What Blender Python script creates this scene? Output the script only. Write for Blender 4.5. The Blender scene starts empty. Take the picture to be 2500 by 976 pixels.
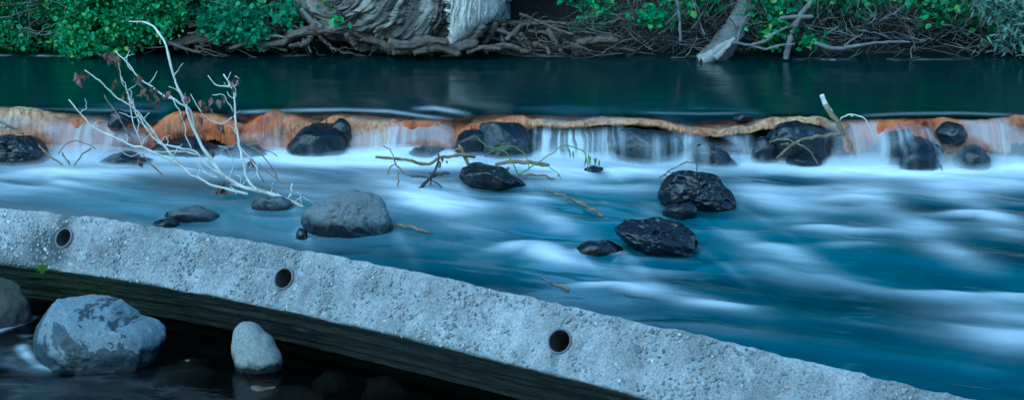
import bpy, bmesh, math, random
import numpy as np
from mathutils import Vector

# ------------------------------------------------------------------ camera, sky, sun, exposure
scene = bpy.context.scene
CAM_H = 1.7
PITCH = math.radians(15)
F = 2500 * 50 / 36
cam_data = bpy.data.cameras.new("camera")
cam_data.lens = 50; cam_data.sensor_width = 36; cam_data.sensor_fit = 'HORIZONTAL'
cam_data.clip_end = 3000; cam_data.clip_start = 0.05
cam = bpy.data.objects.new("camera", cam_data)
scene.collection.objects.link(cam)
cam.location = (0, 0, CAM_H)
cam.rotation_euler = (math.pi / 2 - PITCH, 0, 0)
scene.camera = cam

SUN_EL, SUN_AZ = math.radians(38), math.radians(-150)
world = bpy.data.worlds.new("World"); scene.world = world; world.use_nodes = True
wn = world.node_tree
sky = wn.nodes.new('ShaderNodeTexSky'); sky.sky_type = 'NISHITA'; sky.sun_disc = False
sky.sun_elevation = SUN_EL; sky.sun_rotation = SUN_AZ
sky.ozone_density = 3.0; sky.dust_density = 0.3; sky.air_density = 1.0
bg = wn.nodes['Background']; bg.inputs['Strength'].default_value = 0.12
wn.links.new(sky.outputs[0], bg.inputs[0])
sun_data = bpy.data.lights.new("sun", 'SUN'); sun_data.energy = 0.5; sun_data.angle = math.radians(50)
sun_data.color = (1, 0.96, 0.9)
sun = bpy.data.objects.new("sun", sun_data); scene.collection.objects.link(sun)
sd = Vector((math.sin(SUN_AZ) * math.cos(SUN_EL), math.cos(SUN_AZ) * math.cos(SUN_EL), math.sin(SUN_EL)))
sun.rotation_euler = sd.to_track_quat('Z', 'Y').to_euler()
vs = scene.view_settings
vs.view_transform = 'Standard'; vs.look = 'None'; vs.gamma = 1; vs.exposure = 1.8
vs.use_curve_mapping = False
vs.use_white_balance = True; vs.white_balance_temperature = 4780; vs.white_balance_tint = -23     # the photograph's cold dusk balance
scene.cycles.use_denoising = True
scene.cycles.max_bounces = 8; scene.cycles.volume_bounces = 4; scene.cycles.transparent_max_bounces = 24

rng = np.random.default_rng(7)
random.seed(7)
COL = scene.collection

# ------------------------------------------------------------------ photo pixel -> world
ct, st = math.cos(PITCH), math.sin(PITCH)
def ray(px, py):
    x = (px - 1250) / F; y = (488 - py) / F
    return np.array([x, ct + y * st, -st + y * ct])
def P(px, py, z=0.0):
    d = ray(px, py); t = (z - CAM_H) / d[2]
    return np.array([0, 0, CAM_H]) + t * d
def PY(px, py, Y):
    d = ray(px, py)
    return np.array([0, 0, CAM_H]) + d * (Y / d[1])
def pxof(x, y, z):
    z = z - CAM_H; zc = y * ct - z * st; yc = y * st + z * ct
    return 1250 + F * x / zc, 488 - F * yc / zc

# ------------------------------------------------------------------ numpy noise
def _h(i, j, k, s):
    n = (i * 374761393 + j * 668265263 + k * 1442695041 + s * 974634777) & 0xffffffff
    n = ((n ^ (n >> 13)) * 1274126177) & 0xffffffff
    n = ((n ^ (n >> 15)) * 2246822519) & 0xffffffff
    return ((n ^ (n >> 16)) & 0xffffff) / float(0xffffff) * 2 - 1
def vnoise(p, s=0):
    p = np.asarray(p, float); i = np.floor(p).astype(np.int64); f = p - i
    f = f * f * f * (f * (f * 6 - 15) + 10)
    r = 0
    for a in (0, 1):
        wa = f[..., 0] if a else 1 - f[..., 0]
        for b in (0, 1):
            wb = f[..., 1] if b else 1 - f[..., 1]
            for c in (0, 1):
                wc = f[..., 2] if c else 1 - f[..., 2]
                r = r + wa * wb * wc * _h(i[..., 0] + a, i[..., 1] + b, i[..., 2] + c, s)
    return r
def fbm(p, o=4, s=0, g=0.5):
    r = 0; a = 1; p = np.asarray(p, float)
    for k in range(o):
        r = r + a * vnoise(p, s + k * 17); p = p * 2.03 + 3.1; a *= g
    return r
def ridged(p, o=4, s=0, g=0.5):
    r = 0; a = 1; p = np.asarray(p, float)
    for k in range(o):
        r = r + a * (1 - np.abs(vnoise(p, s + k * 17)) * 2); p = p * 2.03 + 3.1; a *= g
    return r
def n1(x, s=0, o=3):
    x = np.asarray(x, float)
    return fbm(np.stack([x, x * 0 + 0.37, x * 0 + 0.71], -1), o, s)
def sstep(a, b, x):
    t = np.clip((x - a) / (b - a), 0, 1); return t * t * (3 - 2 * t)

# ------------------------------------------------------------------ object helpers
def mesh(name, verts, faces, smooth=True, attrs=None):
    me = bpy.data.meshes.new(name)
    verts = np.ascontiguousarray(verts, dtype=np.float32)
    if isinstance(faces, np.ndarray):
        n, k = faces.shape
        me.vertices.add(len(verts)); me.vertices.foreach_set('co', verts.ravel())
        me.loops.add(n * k); me.loops.foreach_set('vertex_index', faces.astype(np.int32).ravel())
        me.polygons.add(n)
        me.polygons.foreach_set('loop_start', np.arange(0, n * k, k, dtype=np.int32))
        me.polygons.foreach_set('loop_total', np.full(n, k, dtype=np.int32))
        me.update(calc_edges=True)
        me.validate()
    else:
        me.from_pydata([tuple(v) for v in verts], [], faces); me.update()
    if smooth:
        me.polygons.foreach_set('use_smooth', np.ones(len(me.polygons), dtype=bool))
    for k, v in (attrs or {}).items():
        a = me.attributes.new(k, 'FLOAT', 'POINT'); a.data.foreach_set('value', np.asarray(v, np.float32).ravel())
    return me
def link(name, me, mat=None, parent=None, loc=None):
    o = bpy.data.objects.new(name, me); COL.objects.link(o)
    if mat is not None and me is not None and not me.materials: me.materials.append(mat)
    if parent: o.parent = parent
    if loc is not None: o.location = loc
    return o
def tag(o, label=None, cat=None, group=None, kind=None):
    if label: o['label'] = label
    if cat: o['category'] = cat
    if group: o['group'] = group
    if kind: o['kind'] = kind
    return o
def empty(name, loc, label, cat, group=None):
    o = bpy.data.objects.new(name, None); COL.objects.link(o); o.location = loc; o.empty_display_size = 0.05
    return tag(o, label, cat, group)
def grid_faces(nu, nv, wrap=False):
    i = np.arange(nu - 1)[:, None]; j = np.arange(nv if wrap else nv - 1)[None, :]
    j2 = (j + 1) % nv
    return np.stack([i * nv + j, (i + 1) * nv + j, (i + 1) * nv + j2, i * nv + j2], -1).reshape(-1, 4)
class Acc:
    def __init__(s): s.v = []; s.f = []; s.n = 0
    def add(s, v, f):
        s.v.append(np.asarray(v, float)); s.f.append(np.asarray(f) + s.n); s.n += len(v)
    def build(s, name, mat, parent=None, smooth=True, origin=None):
        v = np.concatenate(s.v); f = np.concatenate(s.f)
        if origin is not None: v = v - np.asarray(origin)
        return link(name, mesh(name, v, f, smooth), mat, parent)

def resample(pts, n):
    pts = np.asarray(pts, float)
    if len(pts) == 2: pts = np.array([pts[0], pts.mean(0), pts[1]])
    d = np.concatenate([[0], np.cumsum(np.linalg.norm(np.diff(pts, axis=0), axis=1))])
    if d[-1] < 1e-9: d = np.arange(len(pts), dtype=float)
    ext = np.vstack([2 * pts[0] - pts[1], pts, 2 * pts[-1] - pts[-2]])
    t = np.linspace(0, d[-1], n); k = np.clip(np.searchsorted(d, t, side='right') - 1, 0, len(pts) - 2)
    u = ((t - d[k]) / np.maximum(d[k + 1] - d[k], 1e-9))[:, None]
    a, b, c, e = ext[k], ext[k + 1], ext[k + 2], ext[k + 3]
    return 0.5 * (2 * b + (c - a) * u + (2 * a - 5 * b + 4 * c - e) * u ** 2 + (3 * b - a - 3 * c + e) * u ** 3)
def tube(pts, r0, r1, n=None, sides=7, knob=0.0, seed=0, wob=0.0, blunt=False, ribs=0.0):
    """tapered swept tube along a smoothed polyline -> verts, faces (quads)"""
    pts = np.asarray(pts, float)
    n = n or max(6, len(pts) * 3)
    c = resample(pts, n)
    if wob:
        t = np.linspace(0, 1, n)
        for k in range(3):
            c[:, k] += wob * n1(t * (3 + n * 0.22), seed * 7 + k, 2) * np.minimum(1, 6 * t)
    tan = np.gradient(c, axis=0); tan /= np.linalg.norm(tan, axis=1)[:, None] + 1e-9
    ref = np.array([0.31, 0.17, 0.93]);
    a = np.cross(tan, ref); a /= np.linalg.norm(a, axis=1)[:, None] + 1e-9
    b = np.cross(tan, a)
    rr = np.linspace(r0, r1, n)
    if knob: rr = rr * (1 + knob * n1(np.arange(n) * 0.55, seed + 91, 2))
    ang = np.linspace(0, 2 * np.pi, sides, endpoint=False)
    rad_ = np.repeat(rr[:, None], sides, 1)
    if ribs:
        A_, T_ = np.meshgrid(np.arange(sides) * 1.9, np.arange(n) * 0.10); rad_ = rad_ * (1 + ribs * fbm(np.stack([A_, T_ + 0.15 * A_, A_ * 0 + seed], -1), 3, seed))
    v = c[:, None, :] + rad_[:, :, None] * (np.cos(ang)[None, :, None] * a[:, None, :] + np.sin(ang)[None, :, None] * b[:, None, :])
    f = grid_faces(n, sides, True)
    v = v.reshape(-1, 3)
    # caps: pull to centre vertices (degenerate-free fan as quads)
    v = np.vstack([v, c[0] - tan[0] * r0 * 0.3, c[-1] + tan[-1] * r1 * (0.3 if blunt else 1.0)])
    i0, i1 = n * sides, n * sides + 1
    caps = []
    for k in range(0, sides - 1, 2):
        caps.append([i0, k, (k + 1) % sides, (k + 2) % sides]); base = (n - 1) * sides
        caps.append([i1, base + (k + 2) % sides, base + (k + 1) % sides, base + k])
    if sides % 2:
        caps.append([i0, sides - 1, 0, 0]); caps.append([i1, (n - 1) * sides, (n - 1) * sides + sides - 1, (n - 1) * sides + sides - 1])
        caps = caps[:-2]
    return v, np.vstack([f, np.array(caps)])

# ------------------------------------------------------------------ materials
def mat(name):
    m = bpy.data.materials.new(name); m.use_nodes = True
    nt = m.node_tree; b = nt.nodes['Principled BSDF']
    return m, nt, b
def N(nt, t, **kw):
    n = nt.nodes.new(t)
    for k, v in kw.items():
        if k in n.inputs: n.inputs[k].default_value = v
        else: setattr(n, k, v)
    return n
def ramp(nt, src, stops):
    r = nt.nodes.new('ShaderNodeValToRGB')
    while len(r.color_ramp.elements) > 1: r.color_ramp.elements.remove(r.color_ramp.elements[-1])
    for i, (p, c) in enumerate(stops):
        e = r.color_ramp.elements[0] if i == 0 else r.color_ramp.elements.new(p)
        e.position = p; e.color = (*c, 1) if len(c) == 3 else c
    nt.links.new(src, r.inputs[0]); return r.outputs[0]
def coords(nt, scale=(1, 1, 1), obj=True):
    tc = nt.nodes.new('ShaderNodeTexCoord'); mp = nt.nodes.new('ShaderNodeMapping')
    mp.inputs['Scale'].default_value = scale
    nt.links.new(tc.outputs['Object' if obj else 'Generated'], mp.inputs[0]); return mp.outputs[0]
def noise(nt, vec, scale, detail=5, rough=0.6, dist=0.0):
    n = N(nt, 'ShaderNodeTexNoise'); n.inputs['Scale'].default_value = scale; n.inputs['Detail'].default_value = detail
    n.inputs['Roughness'].default_value = rough; n.inputs['Distortion'].default_value = dist
    nt.links.new(vec, n.inputs['Vector']); return n.outputs[0]
def bump(nt, b, h, strength=0.5, dist=0.01, prev=None):
    bp = N(nt, 'ShaderNodeBump'); bp.inputs['Strength'].default_value = strength; bp.inputs['Distance'].default_value = dist
    nt.links.new(h, bp.inputs['Height'])
    if prev: nt.links.new(prev, bp.inputs['Normal'])
    nt.links.new(bp.outputs[0], b.inputs['Normal']); return bp.outputs[0]
def mixc(nt, fac, a, c, mode='MIX'):
    m = N(nt, 'ShaderNodeMix'); m.data_type = 'RGBA'; m.blend_type = mode
    for s, v in ((0, fac), (6, a), (7, c)):
        if hasattr(v, 'links'): nt.links.new(v, m.inputs[s])
        else: m.inputs[s].default_value = v if s == 0 else (*v, 1)
    return m.outputs[2]
def mth(nt, op, a, b=None, c=None, clamp=False):
    m = N(nt, 'ShaderNodeMath'); m.operation = op; m.use_clamp = clamp
    for i, v in enumerate((a, b, c)):
        if v is None: continue
        if hasattr(v, 'links'): nt.links.new(v, m.inputs[i])
        else: m.inputs[i].default_value = v
    return m.outputs[0]
def attr(nt, name):
    a = N(nt, 'ShaderNodeAttribute'); a.attribute_name = name; return a.outputs['Fac']

def make_concrete():
    m, nt, b = mat('concrete')
    v = coords(nt)
    n1_ = noise(nt, v, 9, 8, 0.7); n2 = noise(nt, v, 160, 4, 0.7)
    c = ramp(nt, n1_, [(0.28, (0.26, 0.265, 0.26)), (0.5, (0.44, 0.44, 0.43)), (0.72, (0.56, 0.56, 0.55))])
    big = ramp(nt, noise(nt, v, 2.3, 6, 0.65), [(0.35, (0.55, 0.56, 0.56)), (0.55, (0.95,) * 3), (0.7, (1.08,) * 3)])
    drip = ramp(nt, noise(nt, coords(nt, (16, 16, 1.6)), 1.6, 5, 0.7), [(0.38, (0.6,) * 3), (0.52, (1,) * 3)])
    c = mixc(nt, 0.8, c, big, 'MULTIPLY'); c = mixc(nt, 0.55, c, drip, 'MULTIPLY')
    sp = ramp(nt, n2, [(0.32, (0.55, 0.45, 0.45)), (0.5, (0.95, 0.95, 0.95)), (0.7, (1.25, 1.25, 1.25))])
    c = mixc(nt, 1.0, c, sp, 'MULTIPLY')
    # stained stretch round the first pipe; underside shade painted near-black, moss over it (vertex attributes give their outline)
    st_ = attr(nt, 'stain'); ns = noise(nt, v, 45, 6, 0.75)
    f = mth(nt, 'MULTIPLY', st_, ramp(nt, ns, [(0.25, (0.2,) * 3), (0.5, (1,) * 3)]), clamp=True)
    c = mixc(nt, f, c, (0.07, 0.075, 0.07))
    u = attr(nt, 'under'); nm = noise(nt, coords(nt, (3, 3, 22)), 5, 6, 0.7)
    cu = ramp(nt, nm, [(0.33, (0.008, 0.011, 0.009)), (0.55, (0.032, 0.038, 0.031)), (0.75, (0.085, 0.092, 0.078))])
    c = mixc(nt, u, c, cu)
    mo = attr(nt, 'moss'); fm = mth(nt, 'MULTIPLY', mo, ramp(nt, ns, [(0.42, (0,) * 3), (0.6, (1,) * 3)]), clamp=True)
    c = mixc(nt, fm, c, (0.035, 0.075, 0.012))
    nt.links.new(c, b.inputs['Base Color']); b.inputs['Roughness'].default_value = 0.9
    p = bump(nt, b, noise(nt, v, 70, 8, 0.75), 0.7, 0.006)
    vo = N(nt, 'ShaderNodeTexVoronoi'); vo.inputs['Scale'].default_value = 130; nt.links.new(v, vo.inputs['Vector'])
    bump(nt, b, vo.outputs['Distance'], 0.35, 0.004, p)
    return m
def make_pebble(island):
    m, nt, b = mat('pebble')
    if island: src = N(nt, 'ShaderNodeNewGeometry').outputs['Random Per Island']
    else: src = N(nt, 'ShaderNodeObjectInfo').outputs['Random']
    c = ramp(nt, src, [(0.0, (0.12, 0.16, 0.19)), (0.35, (0.23, 0.275, 0.30)), (0.6, (0.34, 0.36, 0.365)), (0.8, (0.44, 0.43, 0.41)),
                       (0.93, (0.42, 0.33, 0.28)), (1.0, (0.75, 0.72, 0.66))])
    n = noise(nt, coords(nt), 60, 4)
    c = mixc(nt, 0.5, c, ramp(nt, n, [(0.3, (0.6,) * 3), (0.7, (1.2,) * 3)]), 'MULTIPLY')
    nt.links.new(c, b.inputs['Base Color']); b.inputs['Roughness'].default_value = 0.65
    return m
def make_rock(name, dry, wet, wet_z=0.05, wet_soft=0.02, grain=60, blotch=0.0, wetgloss=0.18, allwet=False, spec=0.48):
    m, nt, b = mat(name)
    v = coords(nt)
    geo = N(nt, 'ShaderNodeNewGeometry'); sx = N(nt, 'ShaderNodeSeparateXYZ'); nt.links.new(geo.outputs['Position'], sx.inputs[0])
    nz = noise(nt, v, 9, 6, 0.65)
    h = mth(nt, 'MULTIPLY_ADD', mth(nt, 'SUBTRACT', nz, 0.5), 0.14, sx.outputs[2])
    w = N(nt, 'ShaderNodeMapRange'); w.inputs[1].default_value = wet_z - wet_soft; w.inputs[2].default_value = wet_z + wet_soft
    nt.links.new(h, w.inputs[0]); dryf = w.outputs[0]
    if allwet: dryf = mth(nt, 'MULTIPLY', dryf, 0.0)
    ng = noise(nt, v, grain, 8, 0.75); nb = noise(nt, v, 6, 5, 0.6)
    def var(c): return mixc(nt, 1.0, c, ramp(nt, ng, [(0.3, (0.55,) * 3), (0.5, (1,) * 3), (0.72, (1.5,) * 3)]), 'MULTIPLY')
    cd = var(mixc(nt, nb, tuple(x * 0.75 for x in dry), tuple(x * 1.25 for x in dry)))
    cw = var(mixc(nt, nb, tuple(x * 0.7 for x in wet), tuple(x * 1.3 for x in wet)))
    if blotch:
        bl = ramp(nt, noise(nt, coords(nt, (1, 1, 1)), 2.6, 6, 0.72, 0.6), [(0.50, (1,) * 3), (0.515, (0,) * 3)])
        dryf = mth(nt, 'MULTIPLY', dryf, mth(nt, 'MAXIMUM', bl, 1 - blotch))
    c = mixc(nt, dryf, cw, cd)
    nt.links.new(c, b.inputs['Base Color'])
    ro = N(nt, 'ShaderNodeMapRange'); ro.inputs[3].default_value = wetgloss; ro.inputs[4].default_value = 0.85
    nt.links.new(dryf, ro.inputs[0])
    b.inputs['Specular IOR Level'].default_value = spec
    rn = mth(nt, 'MULTIPLY_ADD', noise(nt, v, 28, 4), 0.2, mth(nt, 'SUBTRACT', ro.outputs[0], 0.12), clamp=True)
    nt.links.new(rn, b.inputs['Roughness'])
    p = bump(nt, b, noise(nt, v, grain * 0.8, 9, 0.75), 0.45, 0.004)
    bump(nt, b, noise(nt, v, 22, 5, 0.6), 0.4, 0.012, p)
    return m
def make_wood(name, c0, c1, stretch=(1, 1, 1), sc=25, rough=0.75, bs=0.5):
    m, nt, b = mat(name)
    n = noise(nt, coords(nt, stretch), sc, 6, 0.7)
    nt.links.new(ramp(nt, n, [(0.3, c0), (0.7, c1)]), b.inputs['Base Color'])
    b.inputs['Roughness'].default_value = rough
    bump(nt, b, noise(nt, coords(nt, stretch), sc * 4, 5, 0.7), bs, 0.003)
    return m
def make_bark(name, c0, c1, grain=False):
    m, nt, b = mat(name)
    n = noise(nt, coords(nt), 18, 7, 0.7); n2 = noise(nt, coords(nt), 90, 5, 0.7)
    c = ramp(nt, n, [(0.3, c0), (0.7, c1)])
    c = mixc(nt, 0.6, c, ramp(nt, n2, [(0.3, (0.5,) * 3), (0.7, (1.35,) * 3)]), 'MULTIPLY')
    if grain: c = mixc(nt, 1.0, c, ramp(nt, attr(nt, 'grain'), [(0.25, (0.3,) * 3), (0.5, (0.85,) * 3), (0.8, (1.4,) * 3)]), 'MULTIPLY')
    nt.links.new(c, b.inputs['Base Color'])
    b.inputs['Roughness'].default_value = 0.9
    bump(nt, b, n2, 0.8, 0.008)
    return m
def make_leaf(name, stops, trans=0.35, rough=0.55):
    m, nt, b = mat(name)
    r = N(nt, 'ShaderNodeNewGeometry').outputs['Random Per Island']
    c = ramp(nt, r, stops)
    nt.links.new(c, b.inputs['Base Color']); b.inputs['Roughness'].default_value = rough
    t = N(nt, 'ShaderNodeBsdfTranslucent'); nt.links.new(c, t.inputs[0])
    mx = N(nt, 'ShaderNodeMixShader'); mx.inputs[0].default_value = trans
    nt.links.new(b.outputs[0], mx.inputs[1]); nt.links.new(t.outputs[0], mx.inputs[2])
    nt.links.new(mx.outputs[0], nt.nodes['Material Output'].inputs[0])
    return m
def make_water(name, deep, rough, foamed=True, fine=0.0, spec=0.5, shallow=False):
    m, nt, b = mat(name)
    b.inputs['IOR'].default_value = 1.33
    b.inputs['Specular IOR Level'].default_value = spec
    if foamed:
        f = attr(nt, 'foam')
        wisp = noise(nt, coords(nt, (1.0, 2.2, 1)), 5.5, 5, 0.55, 0.8)
        f2 = mth(nt, 'MULTIPLY', f, mth(nt, 'MULTIPLY_ADD', wisp, 0.5, 0.75), clamp=True)
        dcol = mixc(nt, attr(nt, 'deep'), deep, tuple(x * 0.28 for x in deep)) if foamed == 'deep' else deep
        nt.links.new(mixc(nt, f2, dcol, (0.95, 0.95, 0.95)), b.inputs['Base Color'])
        r = N(nt, 'ShaderNodeMapRange'); r.inputs[3].default_value = rough; r.inputs[4].default_value = 0.75
        nt.links.new(f2, r.inputs[0]); nt.links.new(r.outputs[0], b.inputs['Roughness'])
    else:
        b.inputs['Base Color'].default_value = (*deep, 1); b.inputs['Roughness'].default_value = rough
    if fine: bump(nt, b, noise(nt, coords(nt, (1, 3, 1)), 4, 3, 0.5), fine, 0.02)
    if shallow:
        tr = N(nt, 'ShaderNodeBsdfTransparent'); tr.inputs[0].default_value = (0.85, 0.9, 0.92, 1)
        mx = N(nt, 'ShaderNodeMixShader'); nt.links.new(attr(nt, 'shallow'), mx.inputs[0])
        nt.links.new(b.outputs[0], mx.inputs[1]); nt.links.new(tr.outputs[0], mx.inputs[2])
        nt.links.new(mx.outputs[0], nt.nodes['Material Output'].inputs[0])
    return m
def make_clear_water(name, tint, rough):
    m, nt, b = mat(name); nt.nodes.remove(b)
    fr = N(nt, 'ShaderNodeFresnel'); fr.inputs[0].default_value = 1.33
    tr = N(nt, 'ShaderNodeBsdfTransparent'); tr.inputs[0].default_value = (*tint, 1)
    gl = N(nt, 'ShaderNodeBsdfGlossy'); gl.inputs['Roughness'].default_value = rough
    df = N(nt, 'ShaderNodeBsdfDiffuse'); df.inputs[0].default_value = (0.85, 0.9, 0.92, 1)
    bp = N(nt, 'ShaderNodeBump'); bp.inputs['Strength'].default_value = 0.25; bp.inputs['Distance'].default_value = 0.02
    nt.links.new(noise(nt, coords(nt, (1, 1.6, 1)), 6, 4, 0.55, 0.5), bp.inputs['Height'])
    for n_ in (fr, gl): nt.links.new(bp.outputs[0], n_.inputs['Normal'])
    m1 = N(nt, 'ShaderNodeMixShader'); m2 = N(nt, 'ShaderNodeMixShader')
    nt.links.new(fr.outputs[0], m1.inputs[0]); nt.links.new(tr.outputs[0], m1.inputs[1]); nt.links.new(gl.outputs[0], m1.inputs[2])
    nt.links.new(attr(nt, 'foam'), m2.inputs[0]); nt.links.new(m1.outputs[0], m2.inputs[1]); nt.links.new(df.outputs[0], m2.inputs[2])
    nt.links.new(m2.outputs[0], nt.nodes['Material Output'].inputs[0])
    return m
def make_sheet():
    m, nt, b = mat('orange_sheet')
    v = coords(nt)
    n = noise(nt, coords(nt, (1, 1, 1)), 6, 6, 0.65); n2 = noise(nt, coords(nt, (5, 3, 2.2)), 9, 7, 0.75)
    c = ramp(nt, n, [(0.35, (0.09, 0.02, 0.007)), (0.47, (0.38, 0.085, 0.025)), (0.7, (0.62, 0.18, 0.055))])
    tan_ = ramp(nt, n2, [(0.32, (0.12, 0.05, 0.02)), (0.48, (0.52, 0.29, 0.14)), (0.7, (0.74, 0.52, 0.30))])
    c = mixc(nt, attr(nt, 'tan'), c, tan_)
    spots = ramp(nt, noise(nt, v, 13, 6, 0.75), [(0.32, (0.12,) * 3), (0.40, (0.6,) * 3), (0.46, (1,) * 3), (0.7, (1.15,) * 3)])
    c = mixc(nt, 0.8, c, spots, 'MULTIPLY')
    strk = ramp(nt, noise(nt, coords(nt, (40, 8, 2.0)), 4, 4, 0.7), [(0.36, (0.35,) * 3), (0.52, (1,) * 3)])
    c = mixc(nt, mth(nt, 'MULTIPLY', attr(nt, 'front'), 0.75), c, strk, 'MULTIPLY')
    nt.links.new(c, b.inputs['Base Color']); b.inputs['Roughness'].default_value = 0.55; b.inputs['Specular IOR Level'].default_value = 0.22
    bump(nt, b, n2, 0.5, 0.006)
    return m
def make_film():
    m, nt, b = mat('falling_water'); nt.nodes.remove(b)
    fr = N(nt, 'ShaderNodeFresnel'); fr.inputs[0].default_value = 1.2
    tr = N(nt, 'ShaderNodeBsdfTransparent'); tr.inputs[0].default_value = (0.96, 0.98, 1.0, 1)
    gl = N(nt, 'ShaderNodeBsdfGlossy'); gl.inputs['Roughness'].default_value = 0.35
    df = N(nt, 'ShaderNodeBsdfDiffuse'); df.inputs[0].default_value = (0.86, 0.9, 0.92, 1)
    tl = N(nt, 'ShaderNodeBsdfTranslucent'); tl.inputs[0].default_value = (0.8, 0.86, 0.9, 1)
    m0 = N(nt, 'ShaderNodeMixShader'); m0.inputs[0].default_value = 0.3
    nt.links.new(df.outputs[0], m0.inputs[1]); nt.links.new(tl.outputs[0], m0.inputs[2])
    m1 = N(nt, 'ShaderNodeMixShader'); m2 = N(nt, 'ShaderNodeMixShader')
    nt.links.new(mth(nt, 'MULTIPLY', fr.outputs[0], attr(nt, 'gloss')), m1.inputs[0])
    nt.links.new(tr.outputs[0], m1.inputs[1]); nt.links.new(gl.outputs[0], m1.inputs[2])
    nt.links.new(attr(nt, 'foam'), m2.inputs[0]); nt.links.new(m1.outputs[0], m2.inputs[1]); nt.links.new(m0.outputs[0], m2.inputs[2])
    nt.links.new(m2.outputs[0], nt.nodes['Material Output'].inputs[0])
    return m
def make_plain(name, c, rough=0.7, var=0.25, sc=20):
    m, nt, b = mat(name)
    n = noise(nt, coords(nt), sc, 5, 0.65)
    nt.links.new(ramp(nt, n, [(0.3, tuple(x * (1 - var) for x in c)), (0.7, tuple(x * (1 + var) for x in c))]), b.inputs['Base Color'])
    b.inputs['Roughness'].default_value = rough
    return m

M = dict(
    concrete=make_concrete(), pebble=make_pebble(False), pebbles=make_pebble(True),
    basalt=make_rock('basalt_wet', (0.16, 0.16, 0.16), (0.006, 0.008, 0.011), allwet=True, wetgloss=0.2),
    washed=make_rock('washed_basalt', (0.1, 0.1, 0.1), (0.004, 0.008, 0.012), allwet=True, wetgloss=0.3, spec=0.45),
    dryrock=make_rock('basalt_dry_top', (0.17, 0.178, 0.175), (0.012, 0.016, 0.021), 0.062, 0.02, grain=75, wetgloss=0.3),
    caprock=make_rock('basalt_cap', (0.14, 0.15, 0.155), (0.015, 0.018, 0.024), 0.045, 0.03, wetgloss=0.25),
    boulder=make_rock('smooth_boulder', (0.205, 0.235, 0.245), (0.012, 0.017, 0.024), 0.0, 0.012, grain=90, blotch=0.8, wetgloss=0.35),
    egg=make_rock('smooth_egg', (0.29, 0.29, 0.265), (0.018, 0.02, 0.022), -0.02, 0.012, grain=120, wetgloss=0.3),
    drab=make_rock('drab_rock', (0.055, 0.058, 0.045), (0.03, 0.03, 0.028), 0.0, 0.05, wetgloss=0.5),
    bedrock=make_plain('bed_stone', (0.16, 0.10, 0.055), 0.8, 0.4, 12),
    bed=make_plain('river_bed', (0.035, 0.035, 0.03), 0.9, 0.4, 6),
    soil=make_plain('bank_soil', (0.010, 0.0095, 0.008), 0.95, 0.5, 9),
    stream=make_water('stream_water', (0.002, 0.10, 0.135), 0.16, foamed='deep'),
    river=make_water('river_water', (0.001, 0.019, 0.021), 0.19, spec=0.5, shallow=True),
    pool=make_clear_water('pool_water', (0.30, 0.36, 0.38), 0.1),
    film=make_film(), sheet=make_sheet(),
    pale=make_wood('pale_dead_wood', (0.50, 0.43, 0.31), (0.85, 0.82, 0.75), sc=16),
    stick=make_wood('brown_stick', (0.07, 0.05, 0.03), (0.36, 0.26, 0.14), sc=22),
    grey=make_wood('grey_twig', (0.08, 0.08, 0.076), (0.21, 0.205, 0.19), sc=20),
    darkt=make_wood('dark_twig', (0.022, 0.02, 0.018), (0.07, 0.066, 0.058), sc=20),
    root=make_wood('root_wood', (0.045, 0.034, 0.026), (0.15, 0.12, 0.095), sc=14),
    bark=make_bark('cottonwood_bark', (0.13, 0.115, 0.095), (0.31, 0.28, 0.245), True),
    slab=make_bark('pale_bark', (0.45, 0.42, 0.38), (0.80, 0.76, 0.71)),
    splinter=make_bark('split_wood', (0.26, 0.24, 0.21), (0.46, 0.43, 0.39)),
    lean=make_bark('leaning_bark', (0.10, 0.10, 0.095), (0.2, 0.195, 0.185)),
    leaf=make_leaf('green_leaf', [(0, (0.018, 0.11, 0.04)), (0.4, (0.05, 0.27, 0.085)), (0.85, (0.13, 0.45, 0.14)), (1, (0.38, 0.60, 0.09))]),
    lleaf=make_leaf('light_leaf', [(0, (0.04, 0.17, 0.08)), (0.5, (0.07, 0.27, 0.12)), (1, (0.12, 0.36, 0.15))]),
    willow=make_leaf('grey_green_leaf', [(0, (0.12, 0.20, 0.15)), (0.6, (0.22, 0.34, 0.27)), (1, (0.36, 0.48, 0.40))]),
    canopy=make_leaf('canopy_leaf', [(0, (0.012, 0.045, 0.02)), (1, (0.03, 0.09, 0.03))]),
    sprig=make_leaf('sprig_leaf', [(0, (0.10, 0.22, 0.03)), (1, (0.30, 0.42, 0.05))]),
    dead=make_leaf('withered_leaf', [(0, (0.09, 0.04, 0.03)), (0.6, (0.19, 0.09, 0.065)), (1, (0.42, 0.25, 0.16))], 0.15),
    pipe=make_plain('grey_pipe', (0.16, 0.16, 0.17), 0.5, 0.3, 40), pipein=make_plain('pipe_inside', (0.09, 0.085, 0.08), 0.6, 0.6, 30),
    foamy=make_plain('foam', (0.7, 0.75, 0.78), 0.8, 0.15, 20),
)

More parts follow.
